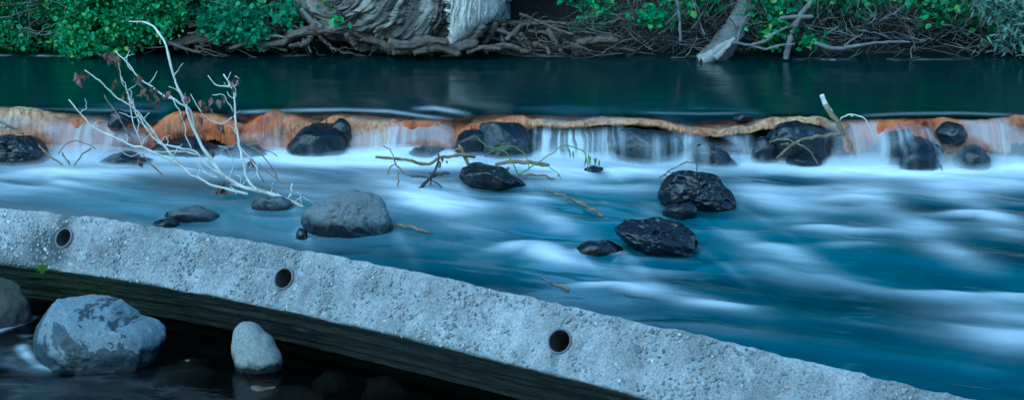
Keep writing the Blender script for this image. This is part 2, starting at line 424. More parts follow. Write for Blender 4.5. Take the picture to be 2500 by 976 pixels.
# ------------------------------------------------------------------ weir line
BASE = [(-900, 383), (-300, 385), (0, 386), (600, 379), (1100, 380), (1600, 392), (2000, 400), (2500, 408), (3400, 415)]
_bw = np.array([P(x, y, 0) for x, y in BASE])
def Yb(x): return np.interp(x, _bw[:, 0], _bw[:, 1])
def Yc(x): return Yb(x) + 0.11
CREST = [(-900, 268), (-200, 264), (0, 264), (60, 267), (130, 279), (200, 293), (300, 311), (370, 320), (392, 296), (412, 281), (432, 272), (470, 276),
         (520, 287), (560, 298), (598, 312), (622, 290), (650, 281), (672, 273), (690, 281), (740, 301), (785, 309), (800, 292), (825, 285), (860, 291),
         (950, 298), (1000, 297), (1060, 302), (1120, 318), (1165, 302), (1230, 292), (1275, 288), (1300, 297), (1335, 294), (1400, 301), (1470, 293), (1560, 291), (1620, 301),
         (1700, 316), (1760, 320), (1820, 315), (1880, 296), (1940, 286), (2000, 287), (2040, 303), (2090, 303), (2150, 296), (2280, 293), (2400, 298),
         (2440, 291), (2500, 283), (2700, 280), (3400, 284)]
_cw = []
for x, y in CREST:
    p = PY(x, y, 7.3)
    for _ in range(3): p = PY(x, y, float(Yc(p[0])))
    _cw.append(p)
_cw = np.array(_cw)
def Zc(x): return np.interp(x, _cw[:, 0], _cw[:, 2])
RIVER_Z = 0.2

# ------------------------------------------------------------------ setting: bed, banks
def build_ground():
    n = 90
    a = np.linspace(-1, 1, n); xs = np.sign(a) * np.abs(a) ** 3 * 600
    ys = np.sign(a) * np.abs(a) ** 3 * 600 + 6
    X, Y = np.meshgrid(xs, ys, indexing='ij')
    Z = np.full_like(X, -0.32)
    tag(link('river_bed', mesh('river_bed', np.stack([X, Y, Z], -1).reshape(-1, 3), grid_faces(n, n)), M['bed']), kind='structure')
    # far bank
    xs = np.concatenate([np.linspace(-60, -7, 20), np.linspace(-6.9, 6.9, 260), np.linspace(7, 60, 20)])
    t = np.concatenate([np.linspace(0, 2.2, 70), np.array([3, 5, 8, 14, 25, 60, 150, 400])])
    X, T = np.meshgrid(xs, t, indexing='ij')
    edge = np.where(X > 1.35, 9.28, 9.42) + 0.05 * n1(X * 1.3, 5)
    Yv = edge + T
    prof = np.interp(T, [0, 0.05, 0.25, 0.6, 1.2, 2.2, 5, 400], [-0.35, 0.16, 0.32, 0.62, 1.1, 1.6, 2.4, 3.0])
    Z = prof + 0.06 * fbm(np.stack([X * 3, Yv * 3, X * 0], -1), 4, 3) * np.minimum(1, T * 4)
    tag(link('far_bank', mesh('far_bank', np.stack([X, Yv, Z], -1).reshape(-1, 3), grid_faces(len(xs), len(t))), M['soil']), kind='structure')
    # near bank, where the photographer stands
    xs = np.linspace(-60, 60, 121); t = np.array([0, 0.3, 0.8, 1.6, 3, 8, 30, 80])
    X, T = np.meshgrid(xs, t, indexing='ij')
    Z = np.interp(T, [0, 0.3, 0.8, 1.6, 80], [-0.33, -0.2, 0.0, 0.1, 0.6]) + 0.03 * n1(X * 2 + T, 8)
    tag(link('near_bank', mesh('near_bank', np.stack([X, 2.3 - T, Z], -1).reshape(-1, 3), grid_faces(len(xs), len(t))[:, ::-1]), M['bed']), kind='structure')
build_ground()

# ------------------------------------------------------------------ concrete beam with pipes
BL, BA = 0.219, math.radians(58)      # bright face length and its slope
DL = 0.245                            # shaded face length
_ee = np.array([P(x, y, 0.13) for x, y in [(0, 645), (250, 680), (500, 722), (750, 768), (1000, 828), (1250, 900), (1500, 966)]])
_sl = -0.58; BN = np.array([-_sl, 1, 0]) / math.hypot(_sl, 1)     # horizontal, away from the camera
_et = np.array([P(x, y, 0.13 + BL * math.sin(BA)) - BN * BL * math.cos(BA) for x, y in [(1600, 784), (1812, 830), (1958, 872), (2139, 914), (2405, 978)]])
_ee = np.vstack([_ee, _et]); _ec = np.polyfit(_ee[:, 0], _ee[:, 1], 3)
def beam_edge(x):
    x = np.asarray(x, float)
    y = np.polyval(_ec, x)
    # run on straight beyond the part in view
    dc = np.polyder(_ec)
    for lim, side in ((-1.95, -1), (1.2, 1)):
        y = np.where((x - lim) * side > 0, np.polyval(_ec, lim) + np.polyval(dc, lim) * (x - lim), y)
    return y
FA = BN * math.cos(BA) + np.array([0, 0, math.sin(BA)])           # up the bright face
FN = -BN * math.sin(BA) + np.array([0, 0, math.cos(BA)])          # its outward normal
XD = -(BN * 0.643 - np.array([0, 0, 0.766]))                       # from the shaded face's foot towards the arris
def face_point(px, py):
    """point of the bright face under a photo pixel -> (s = edge x, a = distance up the face)"""
    best = None
    for s in np.linspace(-2.4, 1.4, 1900):
        b = np.array([s, float(beam_edge(s)), 0.13]); d = ray(px, py); o = np.array([0, 0, CAM_H])
        t = np.dot(b - o, FN) / np.dot(d, FN); q = o + d * t - b; a = np.dot(q, FA); e = abs(np.dot(q - FA * a, np.array([1, _sl, 0]) / math.hypot(1, _sl)))
        if best is None or e < best[0]: best = (e, s, a)
    return best[1], best[2]
HOLES = [face_point(157, 581), face_point(694, 680), face_point(1368, 833)]
PIPE_R = [0.0365, 0.0365, 0.0365]
TX = np.array([1, _sl, 0]) / math.hypot(1, _sl)
def build_beam():
    origin = np.array([-0.4, float(beam_edge(-0.4)) + 0.1, -0.05])
    root = empty('concrete_beam', origin, 'long pale concrete beam with three pipe holes lying diagonally across the stream', 'concrete beam'); root['kind'] = 'thing'
    s = np.linspace(-3.4, 1.9, 1330); ds = s[1] - s[0]
    # section: bottom of dark face -> edge -> up bright face -> rounded top -> back face -> underside
    nb, nd, nk = 64, 40, 14
    prof = []; lab = []
    for k in range(nd): t = k / nd; prof.append((-(1 - t) * DL, 0.0)); lab.append(('u', t))
    for k in range(nb): t = k / nb; prof.append((0.0, t * BL)); lab.append(('f', t))
    for k in range(nk): t = k / nk; prof.append((-t * DL, BL)); lab.append(('b', t))
    for k in range(nk): t = k / nk; prof.append((-DL, BL * (1 - t))); lab.append(('k', t))
    prof = np.array(prof); m = len(prof)
    S, _ = np.meshgrid(s, np.arange(m), indexing='ij')
    nrm = np.broadcast_to(prof[None, :, 0], S.shape).copy(); up = np.broadcast_to(prof[None, :, 1], S.shape).copy()
    # round off / chip the arrises
    ce = np.stack([S * 14, up * 14, nrm * 14], -1)
    rough = 0.0016 * fbm(ce * 6, 3, 2) + 0.0035 * fbm(ce, 3, 4)
    for (cn, cu, rad) in ((0, BL, 0.012), (0, 0, 0.008), (-DL, 0, 0.01), (-DL, BL, 0.012)):
        d = np.hypot(nrm - cn, up - cu); chip = 1 + 0.8 * fbm(np.stack([S * 9, S * 0 + cu * 50, S * 0 + cn * 30], -1), 4, 6) + 0.5 * fbm(np.stack([S * 40, S * 0 + cu * 50, S * 0], -1), 2, 9)
        w = np.clip(1 - d / (rad * 2.2), 0, 1) ** 2 * np.clip(chip, 0.3, 2.2) * rad * 0.45
        nrm += np.where(cn == 0, -1, 1) * w * 0.7; up += np.where(cu == 0, 1, -1) * w * 0.7
    # outward-ish roughness on the bright face; a stepped, eroded shaded face
    isf = np.array([l[0] == 'f' for l in lab]); isu = np.array([l[0] == 'u' for l in lab]); tt = np.array([l[1] for l in lab])
    nrm[:, isf] += rough[:, isf]
    led = 0.006 * np.sign(np.sin(tt * 9 + 1.0))[None, :] + 0.008 * fbm(np.stack([S * 1.5, up * 0 + tt[None] * 7, S * 0], -1), 3, 12) + 0.004 * fbm(np.stack([S * 12, tt[None] * 30 + S * 0, S * 0], -1), 3, 14)
    up[:, isu] += np.abs(led[:, isu]) * np.minimum(1, (1 - tt[isu]) * 5)[None] * np.minimum(1, tt[isu] * 8)[None]
    base = np.stack([S, beam_edge(S), np.full_like(S, 0.13)], -1)
    V = base + nrm[..., None] * XD + up[..., None] * FA
    # cracks running past pipes 2 and 3
    for (hs, ha), lo, hi in ((HOLES[1], 0, 1), (HOLES[2], 0, 1)):
        for k in range(m):
            if lab[k][0] != 'f': continue
            sc = hs + 0.012 * math.sin(lab[k][1] * 17 + hs * 5) + 0.05 * (lab[k][1] - 0.5) * (1 if hs < 0 else -0.1)
            w = np.exp(-((s - sc) / (ds * 0.55)) ** 2) * 0.006
            V[:, k] -= w[:, None] * FN
    f = grid_faces(len(s), m, True)
    # holes
    cen = V.reshape(-1, 3)[f].mean(1)
    keep = np.ones(len(f), bool); stain = np.zeros(len(s) * m)
    for i, (hs, ha) in enumerate(HOLES):
        c = np.array([hs, float(beam_edge(hs)), 0.13]) + FA * ha
        q = cen - c; dn = q @ FN; rad = np.linalg.norm(q - dn[:, None] * FN, axis=1)
        keep &= ~((rad < PIPE_R[i] * 0.97) & (np.abs(dn) < 0.03))
    hs, ha = HOLES[0]; c = np.array([hs, float(beam_edge(hs)), 0.13]) + FA * ha
    q = V.reshape(-1, 3) - c; a1 = q @ TX; a2 = q @ FA
    stain = np.exp(-((a1 + 0.05) / 0.10) ** 2 - ((a2 + 0.05) / 0.07) ** 2) * 1.5 + np.exp(-((a1 + 0.02) / 0.035) ** 2 - ((a2 - 0.06) / 0.06) ** 2) * 0.9 + 0.8 * np.exp(-((a1 + 0.25) / 0.2) ** 2 - ((a2 + 0.13) / 0.035) ** 2)
    for (hx, hy) in ((470, 700), (225, 588), (272, 588)):
        s2, u2 = face_point(hx, hy); c2 = np.array([s2, float(beam_edge(s2)), 0.13]) + FA * u2
        d = V.reshape(-1, 3) - c2; stain += 0.9 * np.exp(-np.sum(d * d, 1) / 0.007 ** 2)
    for hs2, ha2 in HOLES[1:]:
        c2 = np.array([hs2, float(beam_edge(hs2)), 0.13]) + FA * ha2; q2_ = V.reshape(-1, 3) - c2; e1 = q2_ @ TX; e2 = q2_ @ FA
        stain += 0.55 * np.exp(-(e1 / 0.018) ** 2 - ((e2 + 0.06) / 0.045) ** 2) + 0.3 * np.exp(-(e1 ** 2 + e2 ** 2) / 0.05 ** 2)
    under = np.zeros((len(s), m)); under[:, ~isf] = 1; under[:, [i for i, l in enumerate(lab) if l[0] == 'b']] = 0  # mask for the shade painted on the underside
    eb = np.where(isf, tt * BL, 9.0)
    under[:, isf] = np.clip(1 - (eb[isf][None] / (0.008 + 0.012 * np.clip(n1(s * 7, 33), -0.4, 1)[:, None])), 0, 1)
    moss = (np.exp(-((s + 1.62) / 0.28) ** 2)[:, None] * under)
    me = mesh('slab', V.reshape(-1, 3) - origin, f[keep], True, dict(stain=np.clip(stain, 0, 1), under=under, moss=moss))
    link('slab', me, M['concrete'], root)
    # pipes
    for i, (hs, ha) in enumerate(HOLES):
        c = np.array([hs, float(beam_edge(hs)), 0.13]) + FA * ha; R = PIPE_R[i]; ri = R * 0.9
        ang = np.linspace(0, 2 * np.pi, 40, endpoint=False)
        ringp = np.cos(ang)[:, None] * TX + np.sin(ang)[:, None] * FA
        rows = [(R * 1.06, -0.02), (R * 1.06, 0.004), (R * 1.03, 0.007), (ri * 1.02, 0.007), (ri, 0.004)]
        v = np.concatenate([c + r_ * ringp + d_ * FN for r_, d_ in rows]) - origin
        p = link('pipe', mesh('pipe', v, grid_faces(len(rows), 40, True)), M['pipe'], root)
        rows = [(ri, 0.0042), (ri, -0.05), (ri, -0.11), (ri * 0.96, -0.16)]
        v = np.concatenate([c + (r_ + 0.0012 * np.sin(ang * 5 + d_ * 90)[:, None]) * ringp + d_ * FN for r_, d_ in rows]) - origin
        link('pipe_bore', mesh('pipe_bore', v, grid_faces(len(rows), 40, True)), M['pipein'], p)
        g = 9; a = Acc()
        for k in range(g):
            x_, y_ = rng.normal(0, 0.012, 2); vv, ff = stone_mesh(k + 200, 1); a.add(vv * np.array([0.014, 0.01, 0.012]) + c + TX * x_ + FA * (y_ - 0.012) - FN * (0.1 + 0.03 * rng.random()), ff)
        o = a.build('silt', M['bedrock'], p, origin=origin); o['kind'] = 'stuff'
    # exposed aggregate: the 300 largest pebbles singly, the rest as one part
    protos = []
    for k in range(6):
        vv, ff = stone_mesh(k + 40, 2); me = mesh('pebble', vv, ff); me.materials.append(M['pebble']); protos.append(me)
    from mathutils import Matrix
    k = 0; a = Acc(); count = 0
    R3 = Matrix((TX, FA, FN)).transposed()
    while count < 5600:
        hs = rng.uniform(-2.3, 1.75); ha = rng.uniform(0.006, BL - 0.012)
        big = count < 300
        if big: hs = rng.uniform(-1.95, 1.2)
        c = np.array([hs, float(beam_edge(hs)), 0.13]) + FA * ha
        if any(np.hypot((hs - h[0]) / abs(TX[0]), ha - h[1]) < 0.05 for h in HOLES): continue
        r = (0.006 + 0.007 * rng.random() ** 2.2) if big else (0.0026 + 0.0044 * rng.random() ** 1.5)
        ax = r * rng.uniform(0.8, 1.35); bx = r * rng.uniform(0.7, 1.0); th = rng.uniform(0, np.pi)
        if big:
            o = link('pebble', protos[count % 6], None, root); o['kind'] = 'thing'; del o['kind']
            mw = Matrix.Translation(Vector(c - FN * r * 0.18 - origin)) @ (R3 @ Matrix.Rotation(th, 3, 'Z') @ Matrix.Diagonal((ax, bx, r * 0.42))).to_4x4()
            o.matrix_local = mw
        else:
            vv, ff = stone_mesh(count % 5, 1)
            e1 = TX * math.cos(th) + FA * math.sin(th); e2 = -TX * math.sin(th) + FA * math.cos(th)
            a.add(c + FN * r * 0.02 + vv[:, :1] * ax * e1 + vv[:, 1:2] * bx * e2 + vv[:, 2:] * r * 0.42 * FN, ff)
        count += 1
    o = a.build('fine_aggregate', M['pebbles'], root, origin=origin); o['kind'] = 'stuff'
    # moss tuft by the first pipe
    a = Acc(); s2, u2 = face_point(103, 660); c = np.array([s2, float(beam_edge(s2)), 0.13]) + FA * max(u2, 0.0)
    for k in range(260):
        q = c + TX * rng.normal(0, 0.011) + FA * rng.normal(0, 0.007) + FN * 0.001; h = rng.uniform(0.006, 0.014); d = np.array([rng.normal(0, .4), rng.normal(0, .4) - .4, 1]); d /= np.linalg.norm(d); w = TX * 0.0016
        a.add(np.array([q - w, q + w, q + d * h + w * 0.3, q + d * h - w * 0.3]), np.array([[0, 1, 2, 3]]))
    mo = a.build('moss_tuft', M['sprig'], root, origin=origin); mo['kind'] = 'stuff'

_ico = {}
def ico(sub):
    if sub not in _ico:
        bm = bmesh.new(); bmesh.ops.create_icosphere(bm, subdivisions=sub, radius=1)
        bm.verts.ensure_lookup_table()
        v = np.array([x.co[:] for x in bm.verts]); f = np.array([[q.index for q in p.verts] for p in bm.faces]); bm.free()
        _ico[sub] = (v, f)
    return _ico[sub]
_st = {}
def stone_mesh(seed, sub):
    if (seed, sub) not in _st:
        v, f = ico(sub); v = v * (1 + 0.16 * fbm(v * 1.3 + seed * 7.7, 2, seed))[:, None]
        _st[(seed, sub)] = (v, f)
    return _st[(seed, sub)]
build_beam()

# ------------------------------------------------------------------ rocks
ROCKS = []
def rock(label, outline, zw=0.0, material='basalt', depth=0.8, pits=0, rough=0.05, seed=1, sub=5, name='rock', cat='rock', group=None, facets=6, front=0.7, cy=None, ybase=None, flat=1.0, planes=(), box=0.18, weir=None, veil=0.25):
    """outline: photo polygon of the visible rock (its foot lies at the water); inflated to a solid with real depth"""
    o = np.asarray(outline, float)
    if o.shape == (4,):      # x0, y0, x1, y1 box -> rounded outline
        x0, y0, x1, y1 = o; t = np.linspace(0, 2 * np.pi, 14, endpoint=False)
        cxx, hw = (x0 + x1) / 2, (x1 - x0) / 2; h = (y1 - y0)
        r_ = np.random.default_rng(seed)
        k = 1 + 0.10 * r_.normal(size=14)
        o = np.stack([cxx + hw * np.cos(t) * k, y1 - h * 0.30 - h * 0.72 * np.sin(t) * np.where(np.sin(t) > 0, 1, 0.9) * k], -1)
        o[:, 0] = (o[:, 0] - o[:, 0].min()) / (np.ptp(o[:, 0])) * (x1 - x0) + x0
        o[:, 1] += y0 - o[:, 1].min()
        yb = y1
    else:
        yb = o[:, 1].max() if ybase is None else ybase
    cx = (o[:, 0].min() + o[:, 0].max()) / 2
    top = o[:, 1].min(); cyy = (top + (yb - top) * 0.62) if cy is None else cy
    contact = P(cx, yb, zw)
    zc0 = (contact[1]) * ct - (contact[2] - CAM_H) * st
    hw = (o[:, 0].max() - o[:, 0].min()) / 2 * zc0 / F
    ry = hw * depth
    zc = zc0 + ry * front
    if weir is not None:
        d_ = ray(cx, cyy); xw = d_[0] * zc; zc = (float(Yb(xw)) + weir) / d_[1]
    # radius by angle in the picture plane
    dx, dy = (o[:, 0] - cx), -(o[:, 1] - cyy)
    th = np.arctan2(dy, dx); rr = np.hypot(dx, dy) / F * zc
    k = np.argsort(th); th, rr = th[k], rr[k]
    th3 = np.concatenate([th - 2 * np.pi, th, th + 2 * np.pi]); rr3 = np.tile(rr, 3)
    v, f = ico(sub)
    ang = np.arctan2(v[:, 2], v[:, 0])
    fine = np.interp(np.linspace(-np.pi, np.pi, 361), th3, rr3)
    ker = np.exp(-(np.arange(-12, 13) / 5.0) ** 2); ker /= ker.sum()
    fine = np.convolve(np.concatenate([fine[-13:-1], fine, fine[1:13]]), ker, 'valid')
    R = np.interp(ang, np.linspace(-np.pi, np.pi, 361), fine)
    rs = np.random.default_rng(seed)
    # boxier than a sphere, with a few planed facets
    w = v.copy()
    m = np.max(np.abs(w), axis=1); w = w * (1 + box * (1 / np.maximum(m, 0.58) - 1))[:, None]
    for _ in range(facets):
        d = rs.normal(size=3); d[1] *= 1.3; d /= np.linalg.norm(d); h = rs.uniform(0.68, 0.9)
        q = w @ d; ex = np.maximum(q - h, 0); w = w - (ex * 0.75)[:, None] * d
    for d, h in planes:
        d = np.array(d) / np.linalg.norm(d); q = w @ d; w = w - (np.maximum(q - h, 0) * 0.8)[:, None] * d
    ww = w + 0.0
    disp = rough * (fbm(ww * 1.7 + seed * 3.3, 3, seed) + 0.45 * fbm(ww * 6 + seed, 3, seed + 5)) + rough * 0.22 * fbm(ww * 17, 3, seed + 8)
    if pits:
        pd = rs.normal(size=(pits, 3)); pd[:, 1] -= 0.5; pd[:, 2] += 0.3; pd /= np.linalg.norm(pd, axis=1)[:, None]
        pr = (0.035 + 0.13 * rs.random(pits) ** 3.5) * (1 if sub > 4 else 1.6)
        pr = pr * 1.0
        for q, r_ in zip(pd, pr):
            dd = np.linalg.norm((v - q) * np.array([1, 1, 1.25]), axis=1) / r_
            disp -= 0.75 * r_ * np.clip(1 - dd ** 3, 0, 1)
    w = w * (1 + disp)[:, None]
    lx = w[:, 0] * R; lu = w[:, 2] * R * flat; ld = w[:, 1] * ry
    xl, xr, yt = (cx - o[:, 0].min()) / F * zc, (o[:, 0].max() - cx) / F * zc, (cyy - top) / F * zc
    lx = np.where(lx < 0, lx * xl / -lx.min(), lx * xr / lx.max()); lu = np.where(lu > 0, lu * yt / lu.max(), lu)
    d0 = ray(cx, cyy); c = np.array([0, 0, CAM_H]) + d0 * zc
    e = math.atan2(-d0[2], d0[1])
    UP = np.array([0, math.sin(e), math.cos(e)]); FW = np.array([0, math.cos(e), -math.sin(e)])
    V = lx[:, None] * np.array([1, 0, 0]) + lu[:, None] * UP + ld[:, None] * FW
    ob = link(name, mesh(name, V, f), M[material], None, c)
    tag(ob, label, cat, group)
    ROCKS.append((c, hw * 1.0, ry, np.ptp(lu) / 2, label, veil, weir is not None))
    return ob

# rocks standing in the lower stream
rock('large grey rock with dry pale top beside the pale dead branch', [(735, 538), (745, 512), (790, 490), (838, 468), (880, 462), (915, 466), (938, 482), (950, 515), (960, 550), (955, 580), (900, 600), (820, 600), (765, 580)],
     0, 'dryrock', 0.75, 110, 0.05, 3, ybase=580, sub=6, box=0.0, facets=2)
rock('small dark rock under the foot of the pale dead branch', [(614, 500), (630, 482), (660, 478), (695, 484), (712, 498), (705, 520), (660, 530), (625, 520)], 0, 'caprock', 0.8, 20, 0.05, 5, 4, ybase=514)
rock('low flat dark blue rock just behind the concrete beam', [(402, 520), (425, 506), (460, 501), (500, 508), (530, 522), (545, 535), (500, 555), (430, 552)], 0, 'caprock', 0.9, 25, 0.05, 6, 4, ybase=538)
rock('barely surfacing dark rock touching the concrete beam', (372, 533, 438, 556), 0, 'basalt', 0.9, 6, 0.05, 7, 4)
rock('wet black angular rock under the driftwood sticks', [(1120, 436), (1150, 400), (1170, 395), (1215, 400), (1245, 425), (1285, 455), (1270, 480), (1190, 485), (1135, 465)], 0, 'basalt', 0.7, 30, 0.09, 8, ybase=462, facets=14, box=0.0)
rock('tallest black pitted rock with a thin twig resting on top', [(1606, 470), (1620, 438), (1650, 420), (1700, 415), (1740, 425), (1765, 450), (1790, 478), (1796, 500), (1760, 530), (1680, 530), (1620, 500)], 0, 'basalt', 0.8, 170, 0.045, 9, facets=3, ybase=512, sub=6)
rock('small black rock between the two pitted rocks', [(1617, 515), (1630, 500), (1660, 494), (1695, 497), (1703, 515), (1690, 540), (1650, 548), (1622, 535)], 0, 'basalt', 0.8, 20, 0.05, 10, 4, ybase=535)
rock('black pitted rock with large holes, nearest the beam', [(1500, 560), (1520, 538), (1570, 530), (1630, 528), (1665, 545), (1692, 570), (1705, 605), (1690, 635), (1630, 642), (1560, 610), (1515, 580)], 0, 'basalt', 0.75, 150, 0.05, 11, facets=3, ybase=622, sub=6)
rock('submerged dark rock washed by water beside the pitted rock', [(1408, 612), (1425, 594), (1460, 584), (1500, 592), (1522, 612), (1515, 640), (1430, 640)], 0, 'basalt', 0.8, 15, 0.06, 12, 4, ybase=622)
rock('tiny dark rock under the green willow sprig', (1425, 403, 1485, 424), 0, 'basalt', 0.9, 0, 0.05, 13, 4)
rock('black rock streaked by a side fall of water', [(1685, 395), (1700, 355), (1720, 344), (1750, 355), (1780, 385), (1803, 412), (1780, 435), (1700, 430)], 0, 'washed', 0.8, 20, 0.06, 14, ybase=418, facets=9, weir=-0.06, veil=0.2)
rock('small black stone beside the large grey rock', (722, 556, 752, 585), 0, 'basalt', 0.9, 4, 0.05, 16, 4)
# rocks along the foot of the weir
rock('glossy black pitted rock below the leftmost orange sheet', [(-30, 345), (0, 330), (45, 327), (90, 338), (115, 360), (122, 392), (90, 412), (20, 415), (-30, 405)], 0, 'basalt', 0.8, 120, 0.045, 20, facets=3, ybase=400, sub=6, weir=-0.06, veil=0.0)
rock('dark low rounded rock behind the pale branch, half drowned in foam', (243, 368, 378, 412), 0, 'washed', 0.9, 0, 0.03, 21, 4, weir=-0.1, veil=0.3)
rock('dark rock beneath the fringed orange hump', [(370, 372), (385, 345), (430, 332), (500, 340), (545, 360), (560, 385), (480, 400), (380, 395)], 0, 'washed', 0.6, 0, 0.06, 22, 4, ybase=384, weir=0.03, veil=0.15)
rock('dark rock between fringed hump and peaked hump', (540, 345, 655, 402), 0, 'washed', 0.8, 8, 0.05, 23, 4, weir=-0.03, veil=0.35)
rock('large round dark boulder beneath the peaked orange hump', [(700, 370), (725, 335), (755, 308), (790, 299), (825, 310), (845, 335), (850, 372), (820, 395), (730, 395)], 0, 'washed', 0.7, 0, 0.03, 24, ybase=378, weir=0.0, veil=0.2)
rock('black upright rock poking through the tan sheet', [(806, 325), (815, 300), (832, 288), (850, 298), (860, 325), (855, 350), (830, 362), (810, 350)], 0.06, 'washed', 0.7, 0, 0.06, 25, 4, ybase=352, weir=0.03, veil=0.1)
rock('dark rounded rock below the blurred orange overflow', (975, 355, 1095, 396), 0, 'washed', 0.8, 0, 0.04, 26, 4, weir=-0.02, veil=0.4)
rock('lower of two dark rocks at the left end of the long lip', [(1108, 350), (1125, 325), (1155, 315), (1185, 325), (1195, 360), (1180, 390), (1120, 385)], 0, 'washed', 0.8, 0, 0.05, 27, 4, ybase=380, weir=0.0, veil=0.15)
rock('tall dark rock rising through the left end of the long lip', [(1170, 345), (1178, 312), (1205, 298), (1245, 297), (1275, 315), (1300, 350), (1308, 385), (1240, 400), (1180, 385)], 0, 'washed', 0.7, 6, 0.05, 28, ybase=384, facets=9, weir=0.01, veil=0.16)
rock('widest dark boulder behind the curtain of falling water', [(1488, 355), (1510, 325), (1560, 312), (1620, 315), (1655, 335), (1662, 375), (1640, 405), (1560, 408), (1500, 392)], 0, 'washed', 0.6, 0, 0.03, 29, ybase=398, weir=0.0, veil=0.45)
rock('black square-shouldered rock under the right tan hump', [(1862, 345), (1885, 315), (1925, 297), (1975, 294), (2010, 308), (2028, 345), (2020, 390), (1950, 400), (1875, 385)], 0, 'washed', 0.6, 8, 0.05, 30, ybase=390, facets=10, weir=0.03, veil=0.16)
rock('small black rock left of the square-shouldered rock', (1832, 332, 1902, 388), 0, 'washed', 0.8, 6, 0.06, 31, 4, weir=-0.01, veil=0.08)
rock('flat black rock at the foot of the broken branch', (1918, 374, 2010, 408), 0, 'washed', 0.8, 6, 0.06, 32, 4, weir=-0.06, veil=0.1)
rock('domed black rock capped by fanning white water', [(2125, 365), (2150, 325), (2190, 314), (2240, 316), (2280, 335), (2300, 370), (2270, 400), (2160, 400)], 0, 'washed', 0.7, 0, 0.04, 33, ybase=392, weir=0.07, veil=1.5)
rock('round black rock at the foot of the water dome', (2195, 352, 2295, 412), 0, 'washed', 0.7, 0, 0.03, 34, 4, weir=-0.1, veil=0.18)
rock('shiny black rock perched high beside the water dome', [(2283, 322), (2295, 302), (2320, 296), (2345, 306), (2362, 330), (2352, 350), (2320, 352), (2295, 342)], 0.09, 'basalt', 0.8, 12, 0.05, 35, 4, ybase=345, weir=-0.03, veil=0.0)
rock('black rock below the perched one at far right', [(2330, 380), (2350, 352), (2380, 352), (2405, 375), (2420, 405), (2390, 418), (2345, 415)], 0, 'washed', 0.8, 8, 0.05, 36, 4, ybase=404, weir=-0.05, veil=0.2)
rock('dark rock behind the left orange sheet, under the overflow', (262, 268, 322, 305), 0.17, 'basalt', 0.8, 0, 0.04, 37, 4)
rock('dark stone breaking the river just above the weir', (1788, 276, 1836, 291), RIVER_Z - 0.012, 'basalt', 0.8, 0, 0.04, 38, 4)
# near pool
POOL_Z = -0.05
rock('broad flat-topped blue-grey rock with wet blotches in the near pool', [(72, 800), (95, 765), (150, 735), (215, 716), (262, 722), (300, 745), (325, 768), (375, 775), (396, 800), (388, 830), (370, 850), (365, 885), (340, 925), (200, 930), (120, 900), (80, 860)],
     POOL_Z, 'boulder', 0.72, 0, 0.03, 50, 6, ybase=905, facets=1, cy=835, planes=[((0, -.5, .86), .55), ((.2, -.95, .0), .72), ((-.8, -.5, .2), .7), ((.75, -.3, .5), .66)])
rock('smooth egg-shaped pale rock standing in the near pool', [(565, 830), (572, 800), (592, 784), (615, 785), (645, 808), (675, 845), (692, 882), (688, 915), (640, 935), (585, 920), (570, 880)], POOL_Z, 'egg', 0.8, 0, 0.02, 51, ybase=908, facets=0, cy=860, box=0.05)
rock('dark cracked rock tucked under the end of the beam', [(-120, 760), (-80, 690), (-20, 672), (30, 690), (60, 725), (75, 765), (60, 815), (0, 840), (-90, 830)], POOL_Z, 'drab', 0.7, 0, 0.06, 52, ybase=805)
for bx, lb in (((370, 872, 530, 935), 'long brown stone lying under water beside the broad rock'), ((560, 940, 800, 1010), 'brown stone under shallow water below the egg-shaped rock'), ((760, 905, 850, 950), 'small brown stone under dark pool water'),
               ((880, 915, 990, 975), 'rounded brown stone under water beside the beam shadow')):
    rock(lb, bx, -0.12, 'bedrock', 0.8, 0, 0.04, int(bx[0]), 4, name='submerged_stone', cat='stone', group='stones under the near pool')

